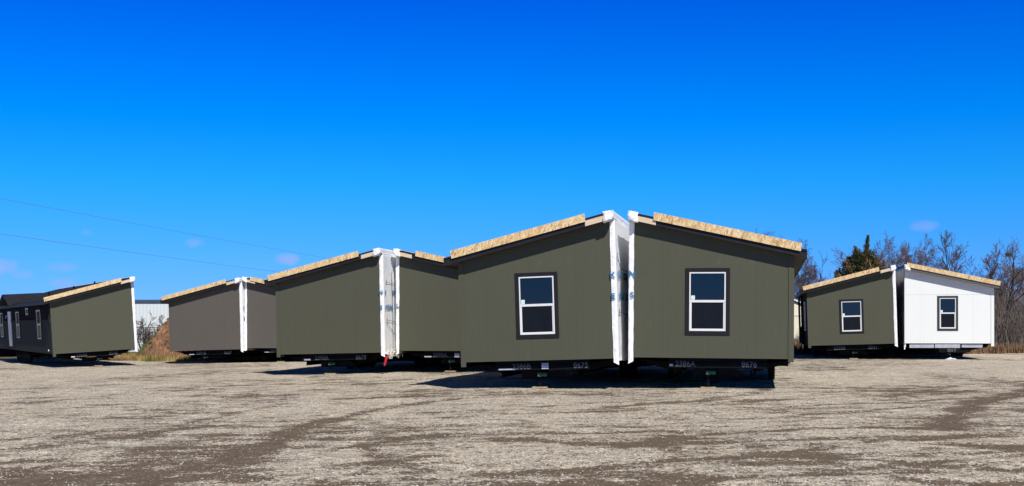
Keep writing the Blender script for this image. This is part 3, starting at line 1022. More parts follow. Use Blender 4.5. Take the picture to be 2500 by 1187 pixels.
# G: dark long side with battens, windows, door and a cross gable
def long_side(H):
    h, hf, L = H.h, H.hf, H.L
    x = -HW
    zt = H.top(-HW) - RT - .01
    b = MB()
    b.box(x - .030, x - .0165, .0, L - .01, hf + .002, hf + 1.66)
    b.build('lower_cladding', M_slate, h)
    b = MB()
    b.box(x - .032, x - .0165, .125, L - .01, hf + 1.80, zt)
    b2 = MB()
    y = .30
    while y < L - .2:
        b2.box(x - .068, x - .0325, y, y + .085, hf + 1.805, zt - .002)
        y += .46
    m = noisy('black_board_siding', (.006, .006, .007), (.010, .010, .011), 5, .9, .001, spec=.06)
    b.build('upper_cladding', m, h)
    b2.build('battens', noisy('batten_board', (.026, .026, .029), (.034, .034, .037), 5, .9, .001, spec=.08), h)
    b = MB()
    b.box(x - .060, x - .0165, .125, L - .01, hf + 1.6605, hf + 1.7995)
    b.build('belt_board', M_slate, h, bevel=.004)
    def side_window(y0, y1, z0, z1, cross=True):
        t_ = MB()
        t_.box(x - .066, x - .034, y0 - .09, y1 + .09, z0 - .11, z0)
        t_.box(x - .066, x - .034, y0 - .09, y1 + .09, z1, z1 + .09)
        t_.box(x - .065, x - .034, y0 - .09, y0, z0, z1)
        t_.box(x - .065, x - .034, y1, y1 + .09, z0, z1)
        wnd = t_.build('window', M_slate, h, bevel=.003)
        f = MB()
        f.box(x - .080, x - .034, y0, y1, z0 + .0005, z0 + .05)
        f.box(x - .080, x - .034, y0, y1, z1 - .05, z1 - .0005)
        f.box(x - .078, x - .034, y0 + .0005, y0 + .05, z0 + .05, z1 - .05)
        f.box(x - .078, x - .034, y1 - .05, y1 - .0005, z0 + .05, z1 - .05)
        if cross: f.box(x - .076, x - .034, y0 + .05, y1 - .05, (z0 + z1) / 2 - .03, (z0 + z1) / 2 + .03)
        f.build('window_frame', M_vinyl, wnd)
        p = MB()
        p.box(x - .050, x - .034, y0 + .05, y1 - .05, z0 + .05, z1 - .05)
        p.build('pane', M_glass, wnd)
    for y0 in (3.05, 11.0, 18.3): side_window(y0, y0 + 1.25, hf + .76, hf + 2.32)
    side_window(7.3, 8.15, hf + 2.12, hf + 2.48, False)
    b = MB()
    b.box(x - .085, x - .034, 14.5, 15.7, hf + .22, hf + 2.38)
    for z0, z1 in ((.40, .95), (1.1, 1.55), (1.75, 2.2)):
        for y0 in (14.62, 15.15): b.box(x - .094, x - .0855, y0, y0 + .42, hf + z0, hf + z1)
    dr = b.build('door', M_vinyl, h, bevel=.004)
    b = MB()
    b.tube([(x - .086, 15.6, hf + 1.1), (x - .13, 15.6, hf + 1.1), (x - .15, 15.6, hf + 1.1)], [.02, .02, .035], 10)
    b.build('handle', M_rim, dr)
    b = MB()
    b.tube([(x - .034, 16.3, hf + 2.1), (x - .12, 16.3, hf + 2.1), (x - .12, 16.3, hf + 1.96)], [.05, .04, .07], 10)
    b.build('porch_light', M_vinyl, h)
    b = MB()
    b.tube([(x - .030, 1.1, hf + .17), (x - .07, 1.1, hf + .17)], [.06, .045], 10)
    b.build('outlet_cover', M_vinyl, h)
    # cross gable over the entry
    yc, half, ze = 13.0, 2.4, H.top(-HW - EAVE)
    zr = ze + .62
    xf = -HW - EAVE - .35
    xb = -HW - EAVE + (zr - ze) / SLOPE
    b = MB()
    for sg in (-1, 1):
        b.add([(xf, yc + sg * half, ze - .02), (xf, yc, zr), (xb, yc, zr + .01), (-HW - EAVE + .05, yc + sg * half, ze + .02),
               (xf, yc + sg * half, ze - .07), (xf, yc, zr - .06), (xb, yc, zr - .06), (-HW - EAVE + .05, yc + sg * half, ze - .03)],
              [(0, 1, 2, 3), (7, 6, 5, 4), (0, 4, 5, 1), (1, 5, 6, 2), (2, 6, 7, 3), (3, 7, 4, 0)])
    g = b.build('gable_roof', M_shingle, h)
    b = MB()
    b.add([(xf + .25, yc - half + .3, ze - .04), (xf + .25, yc + half - .3, ze - .04), (xf + .25, yc, zr - .10),
           (xb - .3, yc - half + .3, ze - .04), (xb - .3, yc + half - .3, ze - .04), (xb - .3, yc, zr - .10)],
          [(0, 2, 1), (3, 4, 5), (0, 1, 4, 3), (1, 2, 5, 4), (2, 0, 3, 5)])
    b.build('gable_end', m, h)
    for y, xx in ((3.6, -.2), (1.5, .5), (6.8, -1.0)):
        b = MB()
        z = H.top(xx)
        b.tube([(xx, y, z - .03), (xx, y, z + .02), (xx, y, z + .03), (xx, y, z + .26)], [.10, .09, .045, .045], 10)
        b.build('vent_pipe', M_black, h)
long_side(G)

# H: its left long side shows edge-on: a dark recess with posts and two windows
def porch_side(H):
    h, hf, L = H.h, H.hf, H.L
    x = -HW
    zt = H.top(-HW) - RT - .01
    m = noisy('dark_side_boards', (.006, .006, .007), (.010, .010, .012), 5, .9, .001, spec=.06)
    b = MB()
    b.box(x - .030, x - .0165, .0, L - .01, hf + .002, zt)
    b.build('dark_cladding', m, h)
    for y in (2.2, 6.0):
        f = MB()
        f.box(x - .075, x - .031, y, y + .9, hf + .75, hf + .80)
        f.box(x - .075, x - .031, y, y + .9, hf + 2.2, hf + 2.25)
        f.box(x - .074, x - .031, y, y + .05, hf + .80, hf + 2.2)
        f.box(x - .074, x - .031, y + .85, y + .9, hf + .80, hf + 2.2)
        f.box(x - .073, x - .031, y + .05, y + .85, hf + 1.48, hf + 1.53)
        wd = f.build('window', M_vinyl, h)
        p = MB()
        p.box(x - .05, x - .031, y + .05, y + .85, hf + .8, hf + 2.2)
        p.build('pane', M_glass, wd)
    for y in (4.2, 9.2):
        b = MB()
        b.box(x - .20, x - .09, y, y + .11, hf + .01, zt)
        b.build('porch_post', m, h)
    b = MB()
    b.box(x - .19, x - .10, 4.311, 9.199, hf + .92, hf + .98)
    b.box(x - .19, x - .10, 4.311, 9.199, hf + .10, hf + .15)
    y = 4.45
    while y < 9.15:
        b.box(x - .165, x - .125, y, y + .04, hf + .15, hf + .92)
        y += .14
    b.build('porch_railing', m, h)
porch_side(H_)

# I: patched underside, plate with number, white rag ends
def white_extras(H):
    h, hf, X = H.h, H.hf, H.X
    face = Matrix(((1, 0, 0, 0), (0, 0, -1, 0), (0, 1, 0, 0), (0, 0, 0, 1)))
    def slab(name, x0, x1, y0, z0, z1, m, d=.25):
        b = MB()
        vs, fs = [], []
        n = 8
        for j in (0, 1):
            for i in range(n + 1):
                x = x0 + (x1 - x0) * i / n
                w_ = .012 * nz(x, y0, j, 6)
                vs.append((x, y0 + w_, hf - (z0 if j else z1)))
        k = len(vs)
        vs += [(p[0], p[1] + d, p[2]) for p in vs]
        for i in range(n): fs += [(i, i + 1, i + n + 2, i + n + 1), (k + i, k + i + n + 1, k + i + n + 2, k + i + 1), (i, k + i, k + i + 1, i + 1), (i + n + 1, i + n + 2, k + i + n + 2, k + i + n + 1)]
        fs += [(0, n + 1, k + n + 1, k), (n, k + n, k + 2 * n + 1, 2 * n + 1)]
        b.add(vs, fs)
        return b.build(name, m, h)
    slab('duct_section', -1.82, -.68, .06, .03, .22, M_silver)
    slab('duct_section', -.64, .52, .04, .04, .22, M_silver)
    slab('duct_section', .60, 1.55, .08, .03, .20, M_silver)
    pl = slab('number_plate', -.45, .50, .03, .225, .44, M_steel, .03)
    text_mesh('2017', .20, 'stencil_number', M_stencil, pl, Matrix.Translation((.12, .008, hf - .34)) @ face)
    slab('skid_block', .53, .98, .20, .225, .44, M_black, .3)
    b = MB()
    b.tube([(-2.06, -.03, hf + .02), (-2.05, -.05, hf - .12), (-2.07, -.04, hf - .30)], [.05, .06, .02], 6)
    b.build('wrap_scrap', M_wrap, h, smooth=True)
white_extras(I_)

# twine and leaf caught in the wrap above the red tube, on C
def caught(H):
    b = MB()
    rr = random.Random(4)
    for k in range(26):
        y = rr.uniform(.15, 1.7)
        p = [(H.X(HW + FLAP + .09 + rr.uniform(0, .06)), y + rr.uniform(-.25, .25), H.hf + rr.uniform(-.25, .15)) for _ in range(4)]
        b.tube(p, .010, 4)
    so_ = [c for c in H.h.children if c.name.startswith('house_wrap')][0]
    b.build('loose_twine', M_twine, so_)
caught(C_)
p0 = C_.Mw @ Vector((HW + FLAP + .12, -.02, C_.hf - .12))
p1 = C_.Mw @ Vector((HW + FLAP + .02, -.06, C_.hf - .48))
b = MB()
b.tube([p0, p0.lerp(p1, .15), p0.lerp(p1, .85), p1], [.035, .052, .045, .03], 12)
tag(b.build('red_tube', M_red, smooth=True), 'bright red tube hanging under the wrapped corner of the middle olive home', 'tube')

# ------------------------------------------------------------------ jacks and pads
def jack(H, x, y, label, padlabel, pad=True, rag=False):
    P = H.Mw @ Vector((x, y, 0))
    gz = float(zg(np.array(P.x)))
    zpad = gz + .045
    ztop = H.hf + gz
    e = empty('screw_jack', (P.x, P.y, zpad), (0, 0, -H.yaw))
    tag(e, label, 'jack', 'screw jacks under the home fronts')
    b = MB()
    t_ = ztop - zpad
    b.tube([(0, 0, .012), (0, 0, t_ - .42)], .034, 10)
    b.box(-.09, .09, -.09, .09, 0, .012)
    b.build('outer_post', M_steel, e, smooth=False)
    b = MB()
    b.tube([(0, 0, t_ - .42), (0, 0, t_ - .02)], .024, 10)
    b.build('screw', M_black, e)
    b = MB()
    b.tube([(0, 0, t_ - .46), (0, 0, t_ - .43), (0, 0, t_ - .35), (0, 0, t_ - .33)], [.05, .075, .075, .055], 14)
    b.tube([(.05, -.02, t_ - .385), (.16, -.03, t_ - .385), (.20, -.03, t_ - .385)], [.05, .065, .04], 10)
    b.build('gear_head', M_green, e, bevel=.004)
    b = MB()
    b.tube([(-.02, -.075, t_ - .40), (-.02, -.12, t_ - .42)], [.022, .018], 8)
    b.build('crank_socket', M_vinyl, e)
    if pad:
        b = MB()
        b.box(-.20, .20, -.13, .13, 0, .04)
        o = b.build('timber_pad', M_pad, bevel=.006)
        o.location = (P.x, P.y, gz + .004)
        o.rotation_euler = (0, 0, -H.yaw + .06)
        tag(o, padlabel, 'wood pad', 'timber pads under the jacks')
    if rag:
        b = MB()
        n = 26
        vs, fs = [], []
        for j in range(n + 1):
            for i in range(n + 1):
                xx, yy = (i / n - .5) * .56, (j / n - .5) * .4
                r_ = math.hypot(xx / .28, yy / .20)
                zz = max(0, (1 - r_)) * .10 * (1 + .9 * nz(xx, yy, 2, 6)) + .03 * abs(nz(xx, yy, 7, 12)) * (r_ < 1.05)
                vs.append((xx * (1 + .15 * nz(xx, yy, 4, 3)), yy, zz))
        for j in range(n):
            for i in range(n):
                a = j * (n + 1) + i
                fs.append((a, a + 1, a + n + 2, a + n + 1))
        b.add(vs, fs)
        o = b.build('crumpled_sheet', M_wrap, smooth=True)
        o.location = (P.x, P.y - .25, gz + .006)
        tag(o, 'crumpled white plastic heaped at the foot of the white home jack', 'plastic sheet')
JX = .06
jack(A, -.13, .50, 'green headed jack under the nearest right olive home', 'timber pad under the nearest right olive home')
jack(B, -.02, .50, 'green headed jack under the nearest left olive home', 'timber pad under the nearest left olive home')
jack(C_, -.14, .50, 'green headed jack beside the stencilled number of the middle left olive home', 'timber pad under the middle left olive home')
jack(D, -.20, .50, 'green headed jack under the olive home half hidden by the nearest left home', 'reddish timber pad under the partly hidden olive home')
jack(E_, -.25, .50, 'green headed jack under the left grey brown home half', '', pad=False)
jack(F_, -.33, .50, 'green headed jack under the mostly hidden grey brown home', 'timber pad under the mostly hidden grey brown home')
jack(G, .24, .50, 'green headed jack under the home at the left edge', 'orange timber pad under the home at the left edge')
jack(H_, .12, .50, 'green headed jack under the distant olive home with a window', 'pale timber pad under the distant olive home with a window')
jack(I_, .05, .30, 'thin dark jack under the white home half', '', pad=False, rag=True)

# ------------------------------------------------------------------ background buildings
def metal_building():
    Y = 110.0
    e = empty('metal_building', (-33.5, Y, -.6))
    tag(e, 'long pale ribbed metal building with dark roof edge behind the dirt mound', 'building')
    w, d, hgt = 8.6, 14, 4.62
    b = MB()
    b.box(-w, w, 0, d, 0, hgt)
    m = mat('ribbed_white_metal', (.62, .66, .66), .5, spec=.4)
    t = NT(m)
    sp = t.new('ShaderNodeSeparateXYZ')
    t.link(t.coord(), sp.inputs[0])
    fr = t.math('FRACT', t.math('DIVIDE', t.math('ADD', t.math('ADD', sp.outputs['X'], sp.outputs['Y']), 50.0), .32))
    t.color(t.mix(t.math('LESS_THAN', fr, .4), (.64, .69, .68), (.57, .62, .62)))
    b.build('wall', m, e)
    b = MB()
    b.box(-w - .15, w + .15, -.2, d + .2, hgt, hgt + .20)
    b.build('roof', noisy('dark_blue_metal', (.05, .07, .09), (.07, .09, .12), 2, .4), e)
metal_building()

def cream_building():
    Y = 88.0
    e = empty('cream_shed', (21.1, Y, .09))
    e.scale = (.88, .75, .88)
    tag(e, 'cream gabled shed glimpsed between the near and far olive homes', 'shed')
    m = noisy('cream_panel', (.74, .68, .53), (.80, .74, .60), 1.2, .6)
    b = MB()
    b.prism([(-4.4, 0), (1.2, 0), (1.2, 3.35), (-1.6, 4.55), (-4.4, 3.35)], 0, 8)
    b.build('wall', m, e)
    b = MB()
    b.box(-4.38, 1.18, -.03, -.002, 2.72, 2.77)
    b.build('belt_trim', noisy('grey_brown_trim', (.35, .31, .25), (.4, .36, .3), 3, .6), e)
    b = MB()
    for sg in (-1, 1):
        x1 = -1.6 + sg * 3.1
        b.add([(-1.6, -.25, 4.62), (x1, -.25, 3.29), (x1, 8.2, 3.29), (-1.6, 8.2, 4.62), (-1.6, -.25, 4.76), (x1, -.25, 3.43), (x1, 8.2, 3.43), (-1.6, 8.2, 4.76)],
              [(0, 1, 2, 3), (4, 7, 6, 5), (0, 4, 5, 1), (1, 5, 6, 2), (2, 6, 7, 3), (3, 7, 4, 0)])
    b.build('roof', noisy('white_roof_metal', (.66, .68, .70), (.75, .76, .78), 2, .45), e)
cream_building()

# ------------------------------------------------------------------ dirt mound
def clods(cx, cy, xs, Z):
    r = np.random.default_rng(21)
    b = MB()
    for k in range(420):
        x, y = r.uniform(-3.6, 2.2), r.uniform(-4.2, 1.0)
        z = float(np.interp(x, xs, Z[int(np.clip(np.searchsorted(xs, y), 0, len(xs) - 1))]))
        if z < float(zg(np.array(x + cx))) + .02: continue
        q = .03 + .15 * r.random() ** 2.6
        pts = [Vector(p) * q * r.uniform(.7, 1.25) + Vector((x + cx, y + cy, z + q * .2)) for p in ((1, 0, -.3), (.2, .9, -.3), (-.9, .3, -.3), (-.3, -.9, -.3), (.5, -.2, .7), (-.4, .3, .75))]
        b.add(pts, [(0, 1, 4), (1, 5, 4), (1, 2, 5), (2, 3, 5), (3, 4, 5), (3, 0, 4)])
    tag(b.build('soil_clods', noisy('soil_clod', (.07, .036, .024), (.30, .18, .11), 1.5, .95)), 'clods of soil lying on the red brown heap', None, None, 'stuff')

def mound():
    cx, cy = -21.55, 79.0
    n = 120
    xs = np.linspace(-5.6, 5.6, n)
    XX, YY = np.meshgrid(xs, xs)
    r_ = np.hypot(XX, YY * .8)
    ang = np.arctan2(YY, XX)
    hgt = 3.95 * np.clip(1 - r_ / (3.45 + .35 * np.sin(3 * ang + 1)), 0, 1) ** .95
    nn = fbm(XX * 1.1 + 30, YY * 1.1, 91, 5) - .5
    hgt = hgt * (1 + .28 * nn) + (hgt > .05) * .38 * (fbm(XX * 3.2 + 3, YY * 3.2, 95, 3) - .5)
    Z = np.maximum(hgt, 0) + zg(XX + cx) - .03
    idx = np.arange(n * n).reshape(n, n)
    f = np.stack([idx[:-1, :-1], idx[:-1, 1:], idx[1:, 1:], idx[1:, :-1]], -1).reshape(-1, 4)
    m = mat('red_brown_soil', (.25, .15, .09), .95, spec=.1)
    t = NT(m)
    pos = t.new('ShaderNodeNewGeometry').outputs['Position']
    c = t.ramp(t.noise(pos, 1.6, 7, .7), [(.32, (.055, .028, .018)), (.43, (.20, .102, .060)), (.56, (.33, .180, .108)), (.75, (.43, .275, .18))])
    t.color(c)
    t.bump(t.noise(pos, 4, 6, .7), .15, 1.0)
    o = np_mesh('dirt_mound', np.stack([XX + cx, YY + cy, Z], -1).reshape(-1, 3), f, m, smooth=True)
    tag(o, 'red brown heap of soil with clods, beside the grey brown home', 'dirt mound')
    clods(cx, cy, xs, Z)
    return lambda x, y: float(np.interp(x - cx, xs, Z[int(np.clip(np.searchsorted(xs, y - cy), 0, n - 1))]))
mound_z = mound()

# ------------------------------------------------------------------ grass and weeds (stuff)
def blades(name, label, pts, hmin, hmax, cols, lean=.35, width=.018, seed=1):
    r = np.random.default_rng(seed)
    pts = np.asarray(pts, float)
    n = len(pts)
    a = r.random(n) * 6.283
    hgt = hmin + (hmax - hmin) * r.random(n) ** 1.6
    ln = lean * hgt * r.random(n)
    d = np.stack([np.cos(a), np.sin(a)], -1)
    p = np.stack([-d[:, 1], d[:, 0]], -1)
    w = width * (.6 + .8 * r.random(n))
    V = np.zeros((n, 5, 3))
    V[:, 0, :2] = pts[:, :2] - p * w[:, None]
    V[:, 1, :2] = pts[:, :2] + p * w[:, None]
    V[:, 0, 2] = V[:, 1, 2] = pts[:, 2] - .02
    mid = pts[:, :2] + d * (ln * .35)[:, None]
    V[:, 2, :2] = mid + p * (w * .8)[:, None]
    V[:, 3, :2] = mid - p * (w * .8)[:, None]
    V[:, 2, 2] = V[:, 3, 2] = pts[:, 2] + hgt * .6
    V[:, 4, :2] = pts[:, :2] + d * ln[:, None]
    V[:, 4, 2] = pts[:, 2] + hgt
    b0 = (np.arange(n) * 5)[:, None]
    T = np.concatenate([b0 + np.array([[0, 1, 2]]), b0 + np.array([[0, 2, 3]]), b0 + np.array([[3, 2, 4]])])
    m = mat(name + '_blades', (.2, .15, .07), .85, spec=.15)
    t = NT(m)
    t.color(t.ramp(t.attr('tint'), cols))
    tint = np.clip(fbm(pts[:, 0] * .8 + 100, pts[:, 1] * .8 + 100, 40 + seed, 3) * 1.3 - .15 + .35 * (r.random(n) - .5), 0, 1)
    o = np_mesh(name, V.reshape(-1, 3), T, m, attr={'tint': np.repeat(tint, 5)})
    tag(o, label, None, None, 'stuff')
    return o

def verge_points(n, x0, x1, dmin, dmax, seed):
    r = np.random.default_rng(seed)
    X = x0 + (x1 - x0) * r.random(n)
    Y = lot_edge(X) + dmin + (dmax - dmin) * r.random(n) ** 1.4
    return np.stack([X, Y, zg(X)], -1)
STRAW = [(0, (.06, .09, .022)), (.3, (.11, .115, .035)), (.5, (.30, .22, .085)), (.75, (.42, .32, .14)), (1, (.30, .17, .07))]
RUST = [(0, (.10, .055, .032)), (.35, (.17, .10, .055)), (.6, (.25, .165, .09)), (.85, (.16, .085, .05)), (1, (.30, .22, .13))]
blades('dry_grass', 'straw and green winter grass along the back of the yard behind the left homes', verge_points(26000, -34, -10, -.3, 9, 5), .10, .42, STRAW, seed=2)
blades('weeds', 'rust brown dead weeds along the back of the yard behind the white home', verge_points(26000, 12, 38, -.4, 7, 6), .12, .70, RUST, seed=3)
r_ = np.random.default_rng(9)
mp = []
while len(mp) < 5200:
    x, y = -25.4 + 3.6 * r_.random(), 74.8 + 4.5 * r_.random()
    if r_.random() < 1.15 - (x + 25.0) / 1.7 + .5 * (fbm(np.array(x * 1.5), np.array(y * 1.5), 12, 2) - .5): mp.append((x, y, mound_z(x, y)))
blades('mound_grass', 'green grass creeping up the left flank of the soil heap', mp, .05, .19, [(0, (.035, .075, .014)), (.55, (.08, .13, .03)), (.75, (.18, .15, .06)), (1, (.20, .10, .05))], seed=4)
mp = [(x, y, mound_z(x, y) if -27 < x < -16.1 and 73.6 < y < 84.4 else float(zg(np.array(x)))) for x, y in zip(-25.5 + 6.5 * r_.random(900), 74.2 + 1.4 * r_.random(900))]
blades('mound_weeds', 'reddish dead weeds at the foot of the soil heap', mp, .12, .38, [(0, (.10, .05, .03)), (.5, (.20, .11, .065)), (1, (.28, .18, .11))], seed=6)
sp = np.stack([17.5 + 7 * r_.random(2400), 85 + 2.7 * r_.random(2400), np.full(2400, .09)], -1)
blades('tall_grass', 'tall dead grass in front of the cream shed', sp, .25, 1.1, [(0, (.10, .08, .05)), (.5, (.22, .17, .10)), (1, (.36, .30, .19))], seed=7)

# ------------------------------------------------------------------ trees
M_bark = noisy('dark_bark', (.035, .028, .026), (.085, .07, .062), 6, .9, .01)
M_barkgrey = noisy('grey_bark', (.09, .08, .075), (.17, .15, .14), 6, .9, .01)
M_twig = noisy('winter_twigs', (.070, .048, .042), (.125, .09, .08), .8, .9)
M_twigred = noisy('winter_twigs_warm', (.10, .058, .044), (.165, .105, .08), .8, .9)
M_twiggrey = noisy('winter_twigs_pale', (.12, .098, .085), (.21, .175, .15), .8, .9)

def perp(d, r):
    a = Vector((r.gauss(0, 1), r.gauss(0, 1), r.gauss(0, 1)))
    a -= d * a.dot(d)
    return a.normalized()

def limb(mb, p, d, L, r0, lev, P, rd):
    """wandering tapered limb that sprouts the next level"""
    nseg = P['seg'][lev]
    pts, rad = [p.copy()], [r0]
    r1 = max(r0 * P['taper'][lev], P['rmin'])
    for i in range(nseg):
        d = (d + perp(d, rd) * P['wander'] + Vector((0, 0, P['up'][lev]))).normalized()
        p = p + d * (L / nseg)
        pts.append(p.copy())
        rad.append(r0 + (r1 - r0) * (i + 1) / nseg)
    mb.tube(pts, rad, P['sides'][lev], cap=False)
    if lev + 1 >= len(P['n']): return
    nc = P['n'][lev + 1]
    for k in range(nc):
        t = P['from'][lev] + (1 - P['from'][lev]) * (k + rd.random()) / nc
        f = t * nseg
        i = min(int(f), nseg - 1)
        q = pts[i].lerp(pts[i + 1], f - i)
        dd = (pts[i + 1] - pts[i]).normalized()
        a = R(P['ang'][lev] + rd.uniform(-12, 12))
        nd = (dd * math.cos(a) + perp(dd, rd) * math.sin(a)).normalized()
        Lc = L * P['len'][lev] * rd.uniform(.65, 1.15) * (1.15 - .55 * t)
        limb(P['out'], q, nd, Lc, max(rad[i] * P['thin'][lev], P['rmin']), lev + 1, P, rd)

def bare_tree(X, Y, hgt, label, seed, trunk_r=.14, lean=(0, 0), n=(1, 9, 7, 6, 4), ang=(42, 40, 38, 35), up=(.02, .06, .05, .03, 0), length=(.55, .55, .5, .5),
              frm=(.3, .2, .15, .1), rmin=.0065, wander=.16, twig=M_twig, bark=M_bark, grp='bare trees behind the yard', stems=1, pct=98.5):
    rd = random.Random(seed)
    z = float(zg(np.array(X)))
    e = empty('bare_tree', (X, Y, z))
    tag(e, label, 'tree', grp)
    tr, cr = MB(), MB()
    P = dict(n=n, seg=(8, 5, 4, 3, 2), taper=(.3, .35, .4, .5, .6), rmin=rmin, wander=wander, up=up, sides=(8, 5, 4, 3, 3), ang=ang, len=length, thin=(.42, .55, .6, .7), out=cr)
    P['from'] = frm
    for s_ in range(stems):
        d = Vector((lean[0], lean[1], 1))
        if stems > 1: d += Vector((rd.uniform(-.4, .4), rd.uniform(-.2, .2), 0))
        limb(tr, Vector((rd.uniform(-.2, .2) * (stems > 1), 0, -.1)), d.normalized(), hgt * rd.uniform(.78, .9) if stems > 1 else hgt * .86, trunk_r, 0, P, rd)
    k = hgt / float(np.percentile([v[2] for v in tr.v + cr.v], pct))          # bring the whole tree to its measured height
    for mb in (tr, cr): mb.v = [(x * k, y * k, zz * k) for x, y, zz in mb.v]
    tr.build('trunk', bark, e, smooth=True)
    cr.build('crown', twig, e)
    return e

def hy(Y, row):
    return HC + (VH - row) / F * Y

def at(u, Y): return (u - 1250) / F * Y
T = bare_tree
T(at(1985, 92), 92, hy(92, 616), 'bushy bare tree showing just right of the nearest roof', 11, .13, n=(1, 15, 9, 7, 5), frm=(.12, .12, .1, .1), ang=(46, 42, 40, 35), stems=2)
T(at(2025, 86), 86, hy(86, 632), 'thin bare sapling between the near roof and the evergreen', 12, .06, n=(1, 9, 6, 4), ang=(38, 35, 35, 35))
T(at(1945, 103), 103, hy(103, 650), 'low tangled bare tree behind the cream shed', 13, .14, n=(1, 12, 9, 7, 5), frm=(.08, .1, .1, .1), ang=(60, 45, 40, 35))
T(at(1895, 96), 96, hy(96, 577), 'bare tree whose twig tips peek over the nearest roof', 14, .15, n=(1, 10, 8, 6, 4), pct=99.95)
T(at(1825, 102), 102, hy(102, 556), 'bare tree almost wholly behind the nearest right home', 15, .15, n=(1, 9, 7, 7, 5), pct=99.95)
T(at(2170, 96), 96, hy(96, 588), 'dense warm brown bare tree right behind the evergreen', 16, .15, n=(1, 14, 10, 7, 5), frm=(.2, .1, .1, .1), twig=M_twigred, ang=(32, 36, 36, 35), stems=3, wander=.12, pct=99)
T(at(2222, 98), 98, hy(98, 602), 'rounded bare tree just left of the white roof peak', 17, .13, n=(1, 13, 9, 7, 5), frm=(.15, .1, .1, .1), twig=M_twigred, stems=2, pct=99, ang=(38, 38, 38, 35))
T(at(2306, 84), 84, hy(84, 571), 'slender vase shaped bare tree over the middle of the white roof', 18, .075, n=(1, 12, 5, 3), frm=(.30, .25, .15), pct=99.8, ang=(30, 32, 34, 34), up=(.02, .10, .08, .04), wander=.08, rmin=.011, length=(.45, .5, .5))
T(at(2372, 82), 82, hy(82, 582), 'spreading many stemmed bare tree with leaning limb right of the slender tree', 49, .13, n=(1, 12, 9, 7, 5), frm=(.25, .15, .1, .1), ang=(36, 36, 36, 34), stems=3, pct=99.2, twig=M_twigred, wander=.12, length=(.42, .55, .5, .5))
T(at(2452, 76), 76, hy(76, 603), 'tall dark trunked bare tree holding a nest, right of the white home', 20, .17, n=(1, 9, 7, 5, 3), frm=(.42, .2, .15, .1), ang=(45, 42, 40, 36), wander=.14)
T(at(2512, 78), 78, hy(78, 598), 'bare tree at the right edge of the yard', 21, .14, n=(1, 10, 8, 5, 4), frm=(.2, .15, .1, .1), ang=(48, 42, 40, 36), twig=M_twiggrey)
T(at(2428, 90), 90, hy(90, 680), 'low dense bare tree behind the white home eave', 22, .12, n=(1, 12, 9, 7, 5), frm=(.1, .1, .1, .1), ang=(50, 42, 40, 36))
T(at(2490, 92), 92, hy(92, 668), 'dense grey bare tree behind the nest tree', 23, .12, n=(1, 12, 9, 7, 5), frm=(.08, .1, .1, .1), ang=(48, 42, 40, 36), twig=M_twigred)
T(at(2560, 86), 86, hy(86, 640), 'bare tree just beyond the right edge', 24, .14, n=(1, 10, 8, 7, 5), frm=(.15, .15, .1, .1))
T(at(2265, 100), 100, hy(100, 640), 'low bare tree behind the white roof beside the snag', 25, .1, n=(1, 9, 7, 5, 3), frm=(.15, .1, .1, .1))
T(at(2345, 104), 104, hy(104, 655), 'small bare tree behind the white roof', 26, .1, n=(1, 10, 8, 5, 4), frm=(.15, .1, .1, .1))
T(at(2410, 100), 100, hy(100, 655), 'grey bare tree behind the spreading tree', 27, .1, n=(1, 10, 8, 5, 4), frm=(.15, .1, .1, .1), twig=M_twiggrey)
T(at(2075, 100), 100, hy(100, 680), 'low bare tree left of the evergreen', 28, .1, n=(1, 11, 8, 7, 5), frm=(.1, .1, .1, .1))
T(at(346, 88), 88, hy(88, 756), 'small grey leafless bush against the pale metal building', 29, .05, n=(1, 9, 7, 5), frm=(.1, .1, .1), ang=(45, 42, 40, 36), twig=M_twiggrey, stems=3, grp='bushes by the metal building', rmin=.012)
T(at(362, 90), 90, hy(90, 790), 'low leafless bush beside the soil heap', 30, .04, n=(1, 8, 6, 5), frm=(.1, .1, .1), ang=(45, 42, 40, 36), stems=3, grp='bushes by the metal building', rmin=.012)

# nest
b = MB()
rr = random.Random(8)
nc = Vector((at(2463, 76), 76.0, HC + (800 - 622) / F * 76))
for k in range(60):
    a = rr.uniform(0, 6.28)
    q = [nc + Vector((math.cos(a + t_) * .2, math.sin(a + t_) * .2, rr.uniform(-.14, .12))) for t_ in (0, .7, 1.4)]
    b.tube(q, .014, 3)
tag(b.build('nest', M_bark), 'dark bird nest of twigs high in the bare tree by the right edge', 'nest')

# broken snag
e = empty('dead_snag', (at(2264, 92), 92, .1))
tag(e, 'broken grey trunk standing above the white roof', 'dead tree')
b = MB()
b.tube([(0, 0, 0), (.05, 0, 2.5), (0, 0, 4.8), (.04, 0, 6.15)], [.2, .17, .15, .13], 9)
b.build('trunk', M_barkgrey, e, smooth=True)
b = MB()
b.tube([(0, 0, 6.0), (-.1, 0, 6.7), (-.15, 0, 7.4)], [.06, .04, .015], 5)
b.tube([(-.05, 0, 6.4), (-.5, .1, 6.7), (-.7, .1, 7.0)], [.03, .02, .012], 4)
b.build('broken_branch', M_bark, e)

